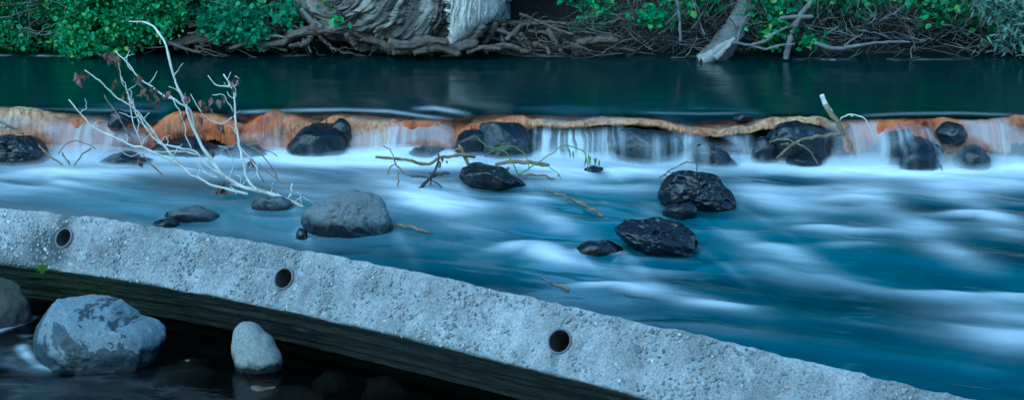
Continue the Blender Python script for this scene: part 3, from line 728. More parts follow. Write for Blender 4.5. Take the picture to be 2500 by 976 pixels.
# ------------------------------------------------------------------ orange sheets on the weir
def river_hump(x): return np.clip(Zc(x) + 0.004 - RIVER_Z, -0.09, 0.012)
def river_z(x, d): return RIVER_Z + river_hump(x) * np.exp(-(d / 0.2) ** 2)
def build_sheet(label, x0, x1, bottom, tanf, seed, fray=0.012, lipback=0.0):
    """bottom: (px, px y of the hem) pairs;  tanf: (px, 0..1) tan colouring along the crest"""
    a = PY(x0, 300, 7.3)[0]; b = PY(x1, 300, 7.3)[0]
    n = max(20, int((b - a) / 0.006)); xs = np.linspace(a, b, n)
    px = np.array([pxof(x, float(Yc(x)), float(Zc(x)))[0] for x in xs])
    by = np.interp(px, [q[0] for q in bottom], [q[1] for q in bottom])
    zb = np.array([PY(p_, y_, float(Yb(x)) + 0.03)[2] for p_, y_, x in zip(px, by, xs)])
    cz = Zc(xs); cy = Yc(xs)
    k = np.ones(9) / 9; cz = np.convolve(np.pad(cz, 4, 'edge'), k, 'valid') + 0.005 * n1(xs * 18, seed + 60, 3) - 0.012 * np.clip(n1(xs * 6, seed + 70, 3) - 0.25, 0, 1)
    drop = np.maximum(cz - zb, 0.02)
    zb2 = cz - drop * (1 + 0.10 * n1(xs * 60, seed)) - fray * np.abs(n1(xs * 160, seed + 3, 2))
    nbk, nfr = 14, 26
    rows = []; tan_ = []; fr_ = []
    tv = np.interp(px, [q[0] for q in tanf], [q[1] for q in tanf])
    for i in range(nbk):
        t = i / nbk                                            # from upstream, under water, to the crest
        d = 0.42 * (1 - t) ** 1.3; rz0 = river_z(xs, 0.0); z = river_z(xs, d) + (cz - rz0) * np.exp(-(d / 0.07) ** 2) - 0.10 * (d / 0.42) ** 1.15; y = cy + d + 0.012
        rows.append(np.stack([xs, y, z], -1)); tan_.append(tv * t ** 3); fr_.append(xs * 0)
    for i in range(nfr + 1):
        t = i / nfr
        z = cz + (zb2 - cz) * t ** 1.35; y = cy - (0.02 + 0.06 * np.minimum(drop / 0.15, 1)) * np.sin(t * math.pi / 2) ** 0.9 + lipback
        rows.append(np.stack([xs, y, z], -1)); tan_.append(tv * (1 - 0.15 * t)); fr_.append(xs * 0 + min(1, t * 1.4))
    V = np.stack(rows, 1); tan_ = np.stack(tan_, 1); fr_ = np.stack(fr_, 1)
    wr = fbm(V * np.array([9, 9, 7]), 4, seed) * 0.014 + fbm(V * np.array([45, 14, 12]), 3, seed + 4) * 0.005
    tb = np.concatenate([np.linspace(0, .3, nbk), np.linspace(.3, 1, nfr + 1)]); bul = 0.045 * n1(xs * 4.2, seed + 20, 3)[:, None] * np.sin(np.pi * np.clip(tb * 1.15 - .15, 0, 1))[None]
    V[..., 1] -= wr * 0.9 + bul; V[..., 2] += wr * 0.5
    o_ = np.array([(a + b) / 2, float(Yc((a + b) / 2)), 0.0])
    tn = np.clip(tan_ + 0.35 * fbm(V * np.array([5, 8, 14]), 3, seed + 9) * (tan_ > 0.02), 0, 1)
    ob = link('weir_sheet', mesh('weir_sheet', V.reshape(-1, 3) - o_, grid_faces(V.shape[0], V.shape[1]), True, dict(tan=tn, front=fr_)), M['sheet'], None, o_)
    md = ob.modifiers.new('thickness', 'SOLIDIFY'); md.thickness = 0.006; md.offset = -1
    tag(ob, label, 'sheet', 'orange sheets draped over the weir')
build_sheet('leftmost orange sheet sloping down behind the pitted black rock', -500, 392, [(-500, 330), (0, 335), (90, 345), (150, 372), (392, 380)], [(-500, .5), (0, .7), (100, .6), (160, .2), (300, 0)], 1)
build_sheet('orange hump with a dark fringed lower edge', 366, 606, [(366, 350), (400, 345), (430, 335), (480, 333), (540, 345), (606, 375)], [(366, .1), (420, .5), (470, .35), (540, .1), (606, 0.0)], 2, 0.03)
build_sheet('sharply peaked orange hump at the middle of the weir', 592, 796, [(592, 352), (640, 375), (796, 380)], [(592, .0), (640, .1), (690, .45), (796, .6)], 3)
build_sheet('streaked tan sheet to the right of the peaked hump', 780, 968, [(780, 330), (830, 345), (900, 370), (968, 380)], [(780, .4), (830, .6), (950, .7), (968, .4)], 4, 0.02)
build_sheet('smooth rust orange sheet under the central overflow', 955, 1150, [(955, 375), (1060, 372), (1150, 350)], [(955, 0), (1150, .1)], 5)
build_sheet('long orange sheet with a wavy tan lip over the curtain fall', 1135, 2052, [(1135, 330), (1275, 322), (1340, 307), (1470, 302), (1560, 299), (1640, 311), (1760, 329), (1850, 322), (1900, 318), (1950, 302), (2052, 322)],
            [(1135, .1), (1265, .2), (1320, .75), (1400, .8), (1560, .8), (1700, .5), (1850, .9), (2000, .9), (2052, .3)], 6, 0.008)
build_sheet('dim orange sheet beneath the water dome', 2040, 2425, [(2040, 370), (2425, 370)], [(2040, 0), (2425, 0.1)], 7)
build_sheet('rightmost rust orange hump rising from the spray', 2410, 3000, [(2410, 345), (2500, 352), (3000, 352)], [(2410, .2), (2500, .35), (3000, .3)], 8)

# rock fill of the weir, dark behind the falling water
def build_core():
    xs = np.linspace(-6, 6, 900)
    prof = [(0.75, -0.3), (0.6, 0.0), (0.4, 0.05), (0.2, 0.07), (0.1, 0.08), (0.055, 0.06), (0.05, 0.0), (0.03, -0.1), (0.0, -0.3)]
    V = np.stack([np.stack([xs, Yc(xs) - 0.05 + d, np.full_like(xs, z) if z <= 0.0 else np.minimum(z, Zc(xs) - 0.05)], -1) for d, z in prof], 1)
    V += (fbm(V * 8, 4, 77) * 0.018)[..., None] * np.array([0, 1, 0.5])
    tag(link('weir_core', mesh('weir_core', V.reshape(-1, 3), grid_faces(V.shape[0], V.shape[1])), M['basalt']), kind='structure')
build_core()

# ------------------------------------------------------------------ water
def streaks(X, Y, items, sy=0.42):
    """soft streaks of foam: items = (photo polyline, half-width m, strength, softness towards camera)"""
    out = np.zeros_like(X)
    for pts, w, amp, tail in items:
        c = resample([P(px, py, 0) for px, py in pts], max(24, 15 * len(pts)))[:, :2]
        L = np.linspace(0, 1, len(c)); fade = np.minimum(1, np.minimum(L, 1 - L) * 3.2) ** 0.8 if len(pts) > 1 else L * 0 + 1
        lo = c.min(0) - 4 * w - 4 * tail - .05; hi = c.max(0) + 4 * w + .05
        msk = (X > lo[0] - .6) & (X < hi[0] + .6) & (Y > lo[1]) & (Y < hi[1] + 2 * w)
        x, y = X[msk], Y[msk]; best = np.zeros_like(x)
        for (cx, cy), fd in zip(c, fade):
            dx = x - cx; dy = y - cy
            wy = np.where(dy > 0, w * sy * 1.6, w * sy * 1.6 + tail)
            best = np.maximum(best, fd * np.exp(-(dx / (w * 2.2)) ** 2 - (dy / wy) ** 2))
        out[msk] = out[msk] + amp * best
    return out
STREAK = [
    # white band under the falls
    ([(-200, 425), (0, 425), (150, 418), (300, 420), (420, 415)], .13, .8, .05),
    ([(640, 392), (760, 398), (900, 402), (1050, 405), (1150, 420)], .10, .9, .04),
    ([(480, 420), (600, 425), (760, 430)], .10, .25, .06),
    ([(1180, 400), (1300, 410), (1420, 425), (1560, 420), (1700, 440)], .12, .9, .05),
    ([(1240, 440), (1400, 455), (1560, 462), (1640, 485)], .10, .55, .05),
    ([(1780, 410), (1900, 412), (2050, 418), (2200, 425), (2350, 420), (2600, 425)], .12, 1.0, .06),
    ([(1880, 455), (1990, 462), (2100, 450)], .10, .45, .10),
    ([(2220, 450), (2330, 455), (2500, 440)], .14, .5, .12),
    ([(0, 460), (150, 452)], .12, .35, .1),
    # tongues running down the lower stream
    ([(860, 430), (1000, 450), (1100, 480), (1180, 500)], .10, .35, .12),
    ([(1000, 470), (1110, 490), (1250, 500)], .07, .3, .10),
    ([(1780, 455), (1850, 480), (1940, 500), (2050, 510), (2120, 500)], .075, .55, .07),
    ([(1930, 480), (2020, 488), (2120, 482), (2170, 500)], .05, .35, .04),
    ([(1930, 565), (1990, 556), (2060, 562), (2170, 560)], .05, .5, .03),
    ([(1995, 600), (2080, 597), (2160, 600)], .04, .22, .03),
    ([(2230, 520), (2300, 524), (2380, 518), (2440, 528), (2520, 552)], .045, .5, .03),
    ([(2230, 530), (2280, 550), (2330, 566)], .04, .25, .03),
    ([(2420, 560), (2500, 580)], .05, .25, .05),
    ([(1842, 608), (1875, 601), (1910, 612), (1955, 636), (2020, 655)], .042, .55, .035),
    ([(1960, 640), (2040, 680), (2120, 702), (2240, 712)], .05, .32, .05),
    ([(2180, 712), (2300, 714), (2420, 719), (2600, 722)], .045, .75, .10),
    ([(2330, 740), (2430, 790), (2480, 840)], .12, .38, .12),
    ([(1180, 622), (1240, 604), (1288, 591), (1318, 600), (1350, 622), (1420, 655)], .035, .6, .03),
    ([(1290, 600), (1330, 630), (1400, 660)], .05, .3, .05),
    ([(1345, 572), (1400, 548)], .04, .22, .03),
    ([(1422, 624), (1460, 612), (1500, 622), (1540, 636)], .03, .55, .02),
    ([(1540, 632), (1590, 628), (1640, 632), (1690, 640)], .035, .5, .03),
    ([(1480, 640), (1560, 660), (1680, 670)], .05, .25, .05),
    ([(1370, 708), (1430, 698), (1500, 695), (1560, 708), (1610, 728)], .035, .5, .03),
    ([(1600, 728), (1700, 742), (1800, 746), (1900, 752)], .035, .3, .03),
    ([(1100, 560), (1200, 545), (1300, 555)], .08, .16, .08),
    ([(960, 520), (1050, 500), (1140, 510)], .09, .2, .1),
    ([(2150, 560), (2260, 545), (2400, 560)], .1, .15, .1),
    ([(1800, 520), (1870, 540), (1940, 548)], .06, .22, .05),
    ([(660, 560), (760, 585), (820, 605)], .05, .12, .03),
    ([(300, 520), (400, 500), (560, 490)], .1, .14, .1),
    ([(1640, 790), (1760, 800), (1900, 810)], .06, .10, .06),
    ([(1720, 500), (1800, 520)], .04, .3, .03),
    ([(1190, 470), (1280, 478), (1340, 500)], .04, .3, .03),
    ([(2040, 470), (2120, 468)], .05, .3, .03),
    # plumes sweeping down towards the lower right
    ([(1800, 440), (1870, 485), (1960, 535), (2080, 590)], .05, .34, .04),
    ([(2080, 450), (2190, 530), (2330, 620), (2480, 705)], .055, .34, .05),
    ([(2290, 440), (2400, 510), (2520, 590)], .055, .3, .05),
    ([(1240, 465), (1320, 520), (1400, 565), (1500, 600)], .04, .34, .04),
    ([(940, 440), (1040, 495), (1140, 545), (1270, 585)], .05, .34, .05),
    ([(1740, 520), (1800, 580), (1880, 650), (2000, 720)], .045, .28, .05),
    ([(1560, 480), (1590, 520), (1600, 545)], .03, .3, .03),
    ([(620, 440), (700, 470), (760, 505)], .05, .25, .05),
    ([(1420, 640), (1560, 690), (1720, 730), (1900, 790)], .04, .22, .04),
    ([(2480, 730), (2500, 800), (2440, 870)], .08, .3, .1),
]
DARK = [([(2030, 466), (2090, 470)], .05, .9, .02), ([(2180, 498), (2250, 506), (2320, 510)], .05, .35, .02), ([(2400, 505), (2450, 515), (2490, 525)], .045, .4, .02), ([(1950, 540), (1990, 545)], .03, .4, .02),
        ([(2200, 680), (2350, 692), (2500, 698)], .1, .25, .05), ([(860, 600), (940, 596)], .05, .3, .03), ([(1390, 550), (1480, 570)], .08, .2, .05), ([(1640, 640), (1720, 632)], .06, .3, .02)]
def build_stream():
    xs = np.arange(-5.2, 5.2, 0.016); ys = np.arange(3.0, 7.36, 0.014)
    X, Y = np.meshgrid(xs, ys, indexing='ij')
    fo = streaks(X, Y, STREAK); dk = streaks(X, Y, DARK)
    d = Yb(X) - Y                                   # metres below the weir foot
    band = np.exp(-np.maximum(d - 0.04, 0) ** 2 / (0.13 + 0.05 * n1(X * 0.9, 61)) ** 2) * (0.72 + 0.25 * n1(X * 1.4, 62))
    Xw, Yw = X.copy(), Y.copy()
    for c, rx, ry, rz, lab, veil, onweir in ROCKS:                      # flow lines bend round the stones
        if onweir or c[2] > 0.15 or c[1] > 7.0 or c[1] < float(beam_edge(c[0])) + 0.2: continue
        dx = X - c[0]; dy = Y - c[1]; g_ = 0.85 * np.exp(-((dx / (rx * 1.7)) ** 2 + (dy / (ry * 2.2)) ** 2))
        Xw -= dx * g_; Yw -= dy * g_
    fl = np.stack([Xw * 0.9 + (7.2 - Yw) * -0.45, Yw * 2.6 + Xw * 0.9, X * 0], -1)
    wisps = fbm(fl * 1.5 + 0.4 * fbm(fl * 0.7, 2, 71)[..., None], 4, 72)
    near = sstep(0, 2.2, 7.2 - Y)
    fl2 = np.stack([Xw * 1.5 + (7.2 - Yw) * -0.7, Yw * 5.5 + Xw * 2.2, X * 0], -1)
    fine_ = fbm(fl2 * 1.6 + 0.5 * fbm(fl2 * 0.6, 2, 75)[..., None], 4, 76)
    wake = np.zeros_like(X); lee = np.zeros_like(X)
    for c, rx, ry, rz, lab, veil, onweir in ROCKS:
        if onweir or c[2] > 0.15 or c[1] > 7.0 or c[1] < float(beam_edge(c[0])) + 0.2: continue
        dx = X - c[0]; dy = c[1] - Y; dxs = dx - 0.25 * np.maximum(dy, 0)
        e_ = np.hypot(dx / rx, dy / (ry * 0.9))
        lee += np.exp(-(dxs / (rx * 0.75)) ** 2) * sstep(0.3, 1.0, dy / ry) * np.exp(-np.maximum(dy / ry - 1, 0) / 1.3)
        wake += 0.35 * np.exp(-((np.abs(dxs) - rx * 1.05) / (rx * 0.16)) ** 2) * sstep(-0.8, 0.6, dy / ry) * np.exp(-np.maximum(dy / ry, 0) / 2.2)
    foam = np.maximum(band, 0) + fo * (0.85 + 0.35 * wisps) + 0.07 * np.clip(wisps, 0, 1) * (1 - 0.6 * near) - 0.25 * dk + 0.20 * np.clip(fine_ - 0.15, 0, 1) * (1 - 0.85 * near) + 0.05 * np.clip(fine_, 0, 1) + wake * (0.5 + 0.7 * np.clip(wisps, 0, 1))
    foam = foam * (1 - 0.85 * np.clip(lee, 0, 1))
    foam = np.clip(foam, 0, 1.4); foam = foam * (0.45 + 0.55 * sstep(0.02, 0.5, foam))
    calm = sstep(-0.7, -1.5, X) * sstep(6.6, 6.2, Y)
    foam = np.clip(foam * (1 - 0.35 * calm) + 0.10 * sstep(0.2, -0.8, X) * sstep(5.3, 5.9, Y) * (1 + 0.5 * wisps), 0, 1)  # last term paints the pale sky reflection on the left water as foam
    Z = 0.004 * fine_ * (1 - 0.5 * calm) + 0.010 * wake - 0.006 * lee + 0.012 * fo - 0.012 * dk + 0.007 * wisps * (1 - 0.6 * calm) + 0.035 * np.exp(-(d / 0.10) ** 2) * (0.7 + 0.5 * n1(X * 2.2, 63))
    Z += 0.004 * vnoise(np.stack([X * 6, Y * 9, X * 0], -1), 64)
    v = np.stack([X, Y, Z], -1).reshape(-1, 3); f = grid_faces(len(xs), len(ys))
    c = v[f].mean(1)
    keep = (c[:, 1] < Yb(c[:, 0]) + 0.16) & (c[:, 1] > beam_edge(c[:, 0]) + 0.16)
    deep = np.clip(0.42 + 0.75 * fbm(fl * 0.8 + 5.0, 3, 78) + 0.5 * np.clip(lee, 0, 1) + 0.7 * dk - 0.25 * fo, 0, 1)
    tag(link('stream', mesh('stream', v, f[keep], True, dict(foam=foam, deep=deep)), M['stream']), kind='structure')
    # near pool, lower, under and before the beam
    xs = np.concatenate([np.arange(-3.6, -2.3, 0.05), np.arange(-2.3, 0.9, 0.010), np.arange(0.9, 3.2, 0.05)]); ys = np.concatenate([np.arange(1.9, 3.7, 0.05), np.arange(3.7, 5.5, 0.010), np.arange(5.5, 6.4, 0.05)])
    X, Y = np.meshgrid(xs, ys, indexing='ij')
    def pg(px, py, rx, ry_): c_ = P(px, py, POOL_Z); return np.exp(-((X - c_[0]) / rx) ** 2 - ((Y - c_[1]) / ry_) ** 2)
    fl = fbm(np.stack([X * 3 + Y * 1.5, Y * 5, X * 0], -1), 4, 81)
    sw = ridged(np.stack([X * 5 + Y * 2.5 + 0.5 * fl, Y * 9 - X * 2, X * 0], -1), 3, 83)
    foam = 0.30 * pg(30, 900, .16, .10) * np.clip(sw - 0.9, 0, 1) + 0.25 * pg(40, 830, .12, .08) * np.clip(sw - 0.8, 0, 1) + 0.14 * pg(150, 940, .35, .14) * np.clip(sw - 1.0, 0, 1)
    for pts, w_, a_ in (([(52, 846), (66, 868), (90, 886), (128, 897)], .017, .75), ([(-40, 822), (10, 806), (50, 792), (76, 778)], .014, .5), ([(368, 850), (384, 838), (394, 828)], .006, .7), ([(20, 880), (60, 892), (110, 905)], .03, .16)):
        for q_ in resample([P(a1, b1, POOL_Z) for a1, b1 in pts], 90): foam = np.maximum(foam, a_ * np.exp(-((X - q_[0]) ** 2 + ((Y - q_[1]) * 0.8) ** 2) / w_ ** 2))
    foam = foam * (0.55 + 0.6 * np.clip(0.5 + fbm(np.stack([X * 14, Y * 22, X * 0], -1), 3, 84), 0, 1))
    sx = beam_edge(X) + 0.15
    foam += 0.5 * np.exp(-((Y - sx - 0.06) / 0.006) ** 2) * np.exp(-((X + 1.2) / 0.22) ** 2)
    foam += 0.05 * sstep(-0.9, -1.9, X) * np.clip(0.4 + sw * 0.6 + fl, 0, 2) * sstep(4.75, 4.4, Y)  # faint sky sheen on the pool's left ripples, painted in as foam
    Z = POOL_Z + 0.006 * fl * sstep(-0.6, -1.6, X) + 0.006 * foam
    v = np.stack([X, Y, Z], -1).reshape(-1, 3); f = grid_faces(len(xs), len(ys)); c = v[f].mean(1)
    keep = (c[:, 1] < beam_edge(c[:, 0]) + 0.30)
    tag(link('near_pool', mesh('near_pool', v, f[keep], True, dict(foam=np.clip(foam * 0.7, 0, 1))), M['pool']), kind='structure')
    # upper river
    xs = np.arange(-7.5, 7.5, 0.03); t = np.linspace(0, 1, 150) ** 1.5
    X, T = np.meshgrid(xs, t, indexing='ij')
    y0 = Yc(X) + 0.015; Y = y0 + (9.75 - y0) * T; d = Y - y0
    hump = river_hump(X); k = np.ones(5) / 5
    hump = np.apply_along_axis(lambda q: np.convolve(np.pad(q, 2, 'edge'), k, 'valid'), 0, hump)
    Z = RIVER_Z + hump * np.exp(-(d / 0.2) ** 2) + 0.0025 * fbm(np.stack([X * 1.2, Y * 5, X * 0], -1), 3, 85) * sstep(0, .3, d)
    px, py = pxof(X, Y, Z)
    def st_(pts, w, a):
        yy = np.interp(px, [q[0] for q in pts], [q[1] for q in pts]); e = np.minimum(1, np.minimum(px - pts[0][0], pts[-1][0] - px) / 60)
        return a * np.exp(-((py - yy) / w) ** 2) * np.clip(e, 0, 1)
    foam = np.zeros_like(X)
    for pts, w, a in (([(560, 275), (700, 270), (840, 268), (950, 272), (1040, 285), (1110, 292)], 4, .42), ([(1010, 262), (1080, 266), (1130, 275), (1060, 284)], 5, .0), ([(1000, 266), (1060, 264), (1120, 274), (1160, 283)], 5, .45), ([(1540, 274), (1700, 278), (1850, 276)], 3, .12),
                      ([(2080, 284), (2200, 278), (2340, 276), (2500, 282)], 3.5, .22), ([(-100, 262), (200, 268), (400, 273)], 3, .15)):
        foam += st_(pts, w, a)
    e = np.where(X > 1.35, 9.28, 9.42) + 0.05 * n1(X * 1.3, 5)
    edge = np.exp(-((Y - np.where(X > 1.3, 9.10, 9.25) - 0.03 * n1(X * 3, 90)) / 0.03) ** 2) * sstep(0.1, 0.6, n1(X * 4, 88, 4) + 0.25) * np.where(X < 2.1, 1, 0.3)
    foam += 0.75 * edge * (0.6 + 0.6 * n1(X * 22, 89))
    v = np.stack([X, Y, Z], -1).reshape(-1, 3)
    tag(link('river', mesh('river', v, grid_faces(len(xs), len(t)), True, dict(foam=np.clip(foam, 0, 1), shallow=np.clip(0.9 * np.exp(-(d / (0.14 + 0.08 * n1(X * 1.6, 87))) ** 2) * (1 - 1.2 * np.clip(foam, 0, .8)), 0, 1))), M['river']), kind='structure')
build_stream()

def build_film():
    xs = np.arange(-4.3, 4.3, 0.005); nv = 60
    cz = Zc(xs)
    g = np.exp(-(np.arange(-16, 17) / 7.0) ** 2); g /= g.sum(); cz = np.convolve(np.pad(cz, 16, 'edge'), g, 'valid')
    cy = Yc(xs); by = Yb(xs)
    px = pxof(xs, cy, cz)[0]
    def ctl(*q): return np.interp(px, [a[0] for a in q], [a[1] for a in q])
    # overall whiteness, how stranded it is, where down the fall it starts, reach forward of the foot
    amp = ctl((-300, .5), (0, .5), (100, .5), (150, .45), (220, .5), (300, .5), (370, .4), (385, .2), (420, .12), (540, .15), (590, .5), (615, .35), (650, .4), (700, .6), (780, .5), (860, .55), (930, .55), (1010, .42), (1090, .5), (1130, .5), (1200, .5), (1300, .85),
              (1340, 1.0), (1480, .95), (1560, .8), (1640, .9), (1700, .95), (1790, .75), (1850, .5), (1950, .35), (2020, .6), (2040, .8), (2060, .4), (2080, .6), (2120, .45), (2150, .85), (2280, .85), (2330, .5), (2440, .55), (2480, .4), (2700, .3))
    strand = ctl((-300, .6), (120, .6), (160, .45), (370, .4), (400, .8), (560, .7), (600, .2), (640, .6), (800, .6), (950, .5), (980, .4), (1090, .4), (1120, .7), (1320, .9), (1480, .9), (1560, .6), (1650, .5), (1700, .25), (1780, .4), (1840, .85), (2000, .8), (2050, .6), (2120, .25), (2150, .6), (2290, .5), (2330, .4), (2450, .4))
    start = ctl((-300, .12), (120, .15), (150, .1), (240, -.15), (330, -.1), (380, .25), (400, .6), (560, .6), (600, .25), (660, .45), (760, .35), (860, .3), (920, .25), (1000, -.12), (1070, -.1), (1140, .2), (1180, .25), (1320, .22), (1640, .22), (1760, .15), (1850, .22), (2030, .1), (2060, -.15), (2120, -.15), (2150, .05), (2270, .05), (2340, -.15), (2430, -.12), (2500, .3))
    off = 0.009 - 0.035 * (1 - sstep(0.3, 0.5, amp))
    V = []; FO = []; GL = []
    st1 = np.clip(n1(xs * 42, 101, 3) * 1.2 + 0.2, -1, 1); st2 = n1(xs * 15, 103, 2)
    for j in range(nv):
        t = j / (nv - 1)
        if t < 0.22:
            u = t / 0.22; y = cy + 0.16 * (1 - u); z = np.minimum(RIVER_Z - 0.02, cz + 0.0) * (1 - u) + (cz + off) * u; v = np.zeros_like(xs)
        else:
            u = (t - 0.22) / 0.78; reach = by - 0.06 + 0.02 * st2
            y = cy - (cy - reach) * (u ** 0.75); z = (cz + off * (1 - u)) * (1 - u ** 1.5) + 0.004 * u; v = np.full_like(xs, u)
        y = y - 0.010 * st1 * np.sin(np.clip(u, 0, 1) * np.pi) * strand * (t >= .22)
        V.append(np.stack([xs, y, z], -1))
        # slightly wandering strands
        xx = xs + 0.012 * n1(xs * 9 + v * 2.5, 107, 2)
        s = np.clip(n1(xx * 36, 101, 2) * 1.5 + 0.15, 0, 1.2) * np.clip(0.7 + 1.1 * n1(xx * 7, 104, 2), 0.05, 1.5) + 0.45 * np.clip(n1(xx * 110, 105, 2) * 1.6, 0, 1) * np.clip(0.5 + n1(xx * 5, 106, 2), 0, 1)
        body = sstep(0, 0.35, v - start)
        d = amp * body * ((1 - 0.85 * strand) + strand * s)
        foot = sstep(0.38, 1.0, v + 0.14 * st2 + 0.10 * s * strand - 0.12) ** 1.2
        d = np.maximum(d, foot * (0.55 + 0.4 * np.clip(amp, 0, 1)))
        edge = sstep(0, 0.06, 1 - v)                      # dissolve into the pool foam
        FO.append(np.clip(d, 0, 1) * (0.55 + 0.45 * edge)); GL.append(np.full_like(xs, 0.25 if t < .25 else 0.3) * sstep(0, .05, t))
    V = np.stack(V, 1); FO = np.stack(FO, 1); GL = np.stack(GL, 1)
    # the sheet of water washes round the rocks at its foot: it thins over their faces and closes at their edges
    for c, rx, ry, rz, lab, veil, onweir in ROCKS:
        if not onweir: continue
        over = veil > 0.03
        q = (V - c) / np.array([rx * 1.08, ry, rz * 1.08]); q2 = q[..., 0] ** 2 + q[..., 2] ** 2
        ins = q2 < 1.0
        yn = c[1] - ry * 1.12 * np.sqrt(np.clip(1 - q2, 0, 1)) - 0.02
        V[..., 1] = np.where(over & ins & (V[..., 1] > yn) & (V[..., 1] < c[1] + ry + 0.1), yn, V[..., 1])
        wv = veil * (0.12 + 1.1 * np.clip(n1(V[..., 0] * 26, 131, 2) + 0.3, 0, 1))
        low = sstep(0.5, -0.9, q[..., 2])
        k_ = np.clip(wv + (1 - wv) * (0.25 + 0.75 * low) * sstep(0.45, 1.05, q2), 0, 1); k_ = k_ + (1 - k_) * sstep(0.8, 1.7, q2)
        k_ = np.maximum(k_, sstep(0.035, 0.0, V[..., 2]))
        FO = FO * k_; GL = GL * np.where(q2 < 1.6, 0.0, 1.0)
    tag(link('waterfall', mesh('waterfall', V.reshape(-1, 3), grid_faces(len(xs), nv), True, dict(foam=FO, gloss=GL)), M['film']), kind='structure')
build_film()

# ------------------------------------------------------------------ leaves
def leaf_batch(centers, size, seed, out_dir=None, narrow=1.0, droop=0.3):
    """one folded, pointed leaf per centre: 6 verts, 4 quads-ish faces"""
    r = np.random.default_rng(seed); n = len(centers)
    size = size * (0.45 + 1.1 * r.random(n) ** 1.4)
    d = r.normal(size=(n, 3)); d[:, 2] -= droop
    if out_dir is not None: d += out_dir
    d /= np.linalg.norm(d, axis=1)[:, None]
    nn = r.normal(size=(n, 3)) + np.array([0, -0.9, 1.1]); nn -= d * np.sum(nn * d, 1)[:, None]; nn /= np.linalg.norm(nn, axis=1)[:, None]
    s = np.cross(d, nn)
    L = size[:, None]; w = (0.36 * narrow) * L; fold = 0.18
    a = centers; b = centers + d * L
    p1 = centers + d * L * 0.30 + s * w + nn * w * fold; p2 = centers + d * L * 0.68 + s * w * 0.8 + nn * w * fold
    q1 = centers + d * L * 0.30 - s * w + nn * w * fold; q2 = centers + d * L * 0.68 - s * w * 0.8 + nn * w * fold
    b = b - nn * L * 0.10
    v = np.stack([a, p1, p2, b, q2, q1], 1).reshape(-1, 3)
    k = np.arange(n)[:, None] * 6
    f = np.concatenate([k + np.array([[0, 1, 2, 3]]), k + np.array([[0, 3, 4, 5]])])
    return v, f
def inpoly(x, y, poly):
    poly = np.asarray(poly, float); c = np.zeros(len(x), bool); j = len(poly) - 1
    for i in range(len(poly)):
        xi, yi = poly[i]; xj, yj = poly[j]
        c ^= ((yi > y) != (yj > y)) & (x < (xj - xi) * (y - yi) / (yj - yi + 1e-9) + xi); j = i
    return c
def shrub(label, poly, Y0, Y1, nclump, per, size, material, seed, spread=0.05, narrow=1.0, stem='darkt', group='green shrubs on the far bank', name='leafy_shrub', foot=None, nst=7):
    r = np.random.default_rng(seed); poly = np.asarray(poly, float)
    lo, hi = poly.min(0), poly.max(0); pts = []
    while len(pts) < nclump:
        x = r.uniform(lo[0], hi[0], 400); y = r.uniform(lo[1], hi[1], 400); ok = inpoly(x, y, poly)
        pts += list(zip(x[ok], y[ok]))
    pts = pts[:nclump]
    cl = np.array([PY(x, y, r.uniform(Y0, Y1)) for x, y in pts])
    foot = PY((lo[0] + hi[0]) / 2, hi[1], Y1)if foot is None else np.asarray(foot)
    foot = foot.copy(); foot[2] = max(foot[2], 0.18)
    root = empty(name, foot, label, 'shrub', group)
    sz = per
    cen = np.repeat(cl, sz, axis=0) + r.normal(size=(nclump * sz, 3)) * spread * np.array([1, 0.8, 0.7])
    cen[:, 2] = np.maximum(cen[:, 2], RIVER_Z + 0.02)
    v, f = leaf_batch(cen, size, seed + 1, narrow=narrow)
    v[:, 2] = np.maximum(v[:, 2], RIVER_Z + 0.005)
    o = link('foliage', mesh('foliage', v - foot, f, False), M[material], root); o['kind'] = 'stuff'
    ks = r.choice(nclump, min(nst, nclump), replace=False)
    for k in ks:
        m_ = (foot + cl[k]) / 2 + r.normal(size=3) * 0.06
        m_[2] = max(m_[2], 0.22)
        vv, ff = tube([foot + r.normal(size=3) * np.array([.05, .02, 0]), m_, cl[k]], 0.010, 0.003, 12, 5, 0.2, seed + k, 0.015)
        link('stem', mesh('stem', vv - foot, ff), M[stem], root)
    return root
shrub('dark green shrub at the left edge of the far bank', [(-120, -60), (120, -60), (150, 40), (140, 110), (60, 125), (-120, 120)], 9.25, 9.75, 230, 30, 0.030, 'leaf', 11, spread=.04, nst=9)
shrub('large bright green shrub drooping to the water on the far bank', [(150, -60), (460, -60), (440, 60), (350, 110), (290, 132), (190, 138), (140, 120), (150, 60)], 9.1, 9.6, 430, 34, 0.030, 'leaf', 12, spread=.038, nst=12)
shrub('green shrub hanging above the grey log', [(430, -60), (700, -60), (640, 10), (480, 50), (430, 50)], 9.3, 9.8, 170, 28, 0.030, 'leaf', 13, spread=.038)
shrub('soft light green leafy spray in front of the grey log', [(480, 60), (520, 30), (600, 20), (650, 60), (640, 100), (590, 105), (540, 90)], 9.1, 9.3, 70, 20, 0.038, 'lleaf', 14, nst=4)
shrub('small green sprig beside the cottonwood trunk', [(645, 5), (720, 0), (728, 40), (712, 68), (670, 50)], 9.15, 9.3, 16, 16, 0.04, 'lleaf', 15, nst=3)
shrub('small leafy sprig on the trunk bark', [(790, 0), (850, 20), (830, 60), (800, 40)], 9.0, 9.05, 3, 8, 0.045, 'leaf', 16, spread=.03, nst=2)
shrub('green sprig over the root tangle right of the trunk', [(1390, -30), (1510, -30), (1500, 40), (1460, 70), (1400, 50)], 9.2, 9.4, 16, 18, 0.038, 'leaf', 17, nst=3)
shrub('green sprig in the middle of the twig thicket', [(1560, 45), (1600, 20), (1632, 35), (1600, 62)], 9.1, 9.2, 8, 18, 0.038, 'leaf', 18, spread=.04, nst=3)
shrub('green leaves hanging above the twig thicket', [(1610, -60), (1800, -60), (1780, 10), (1640, 20)], 9.2, 9.6, 30, 18, 0.038, 'leaf', 26, nst=4)
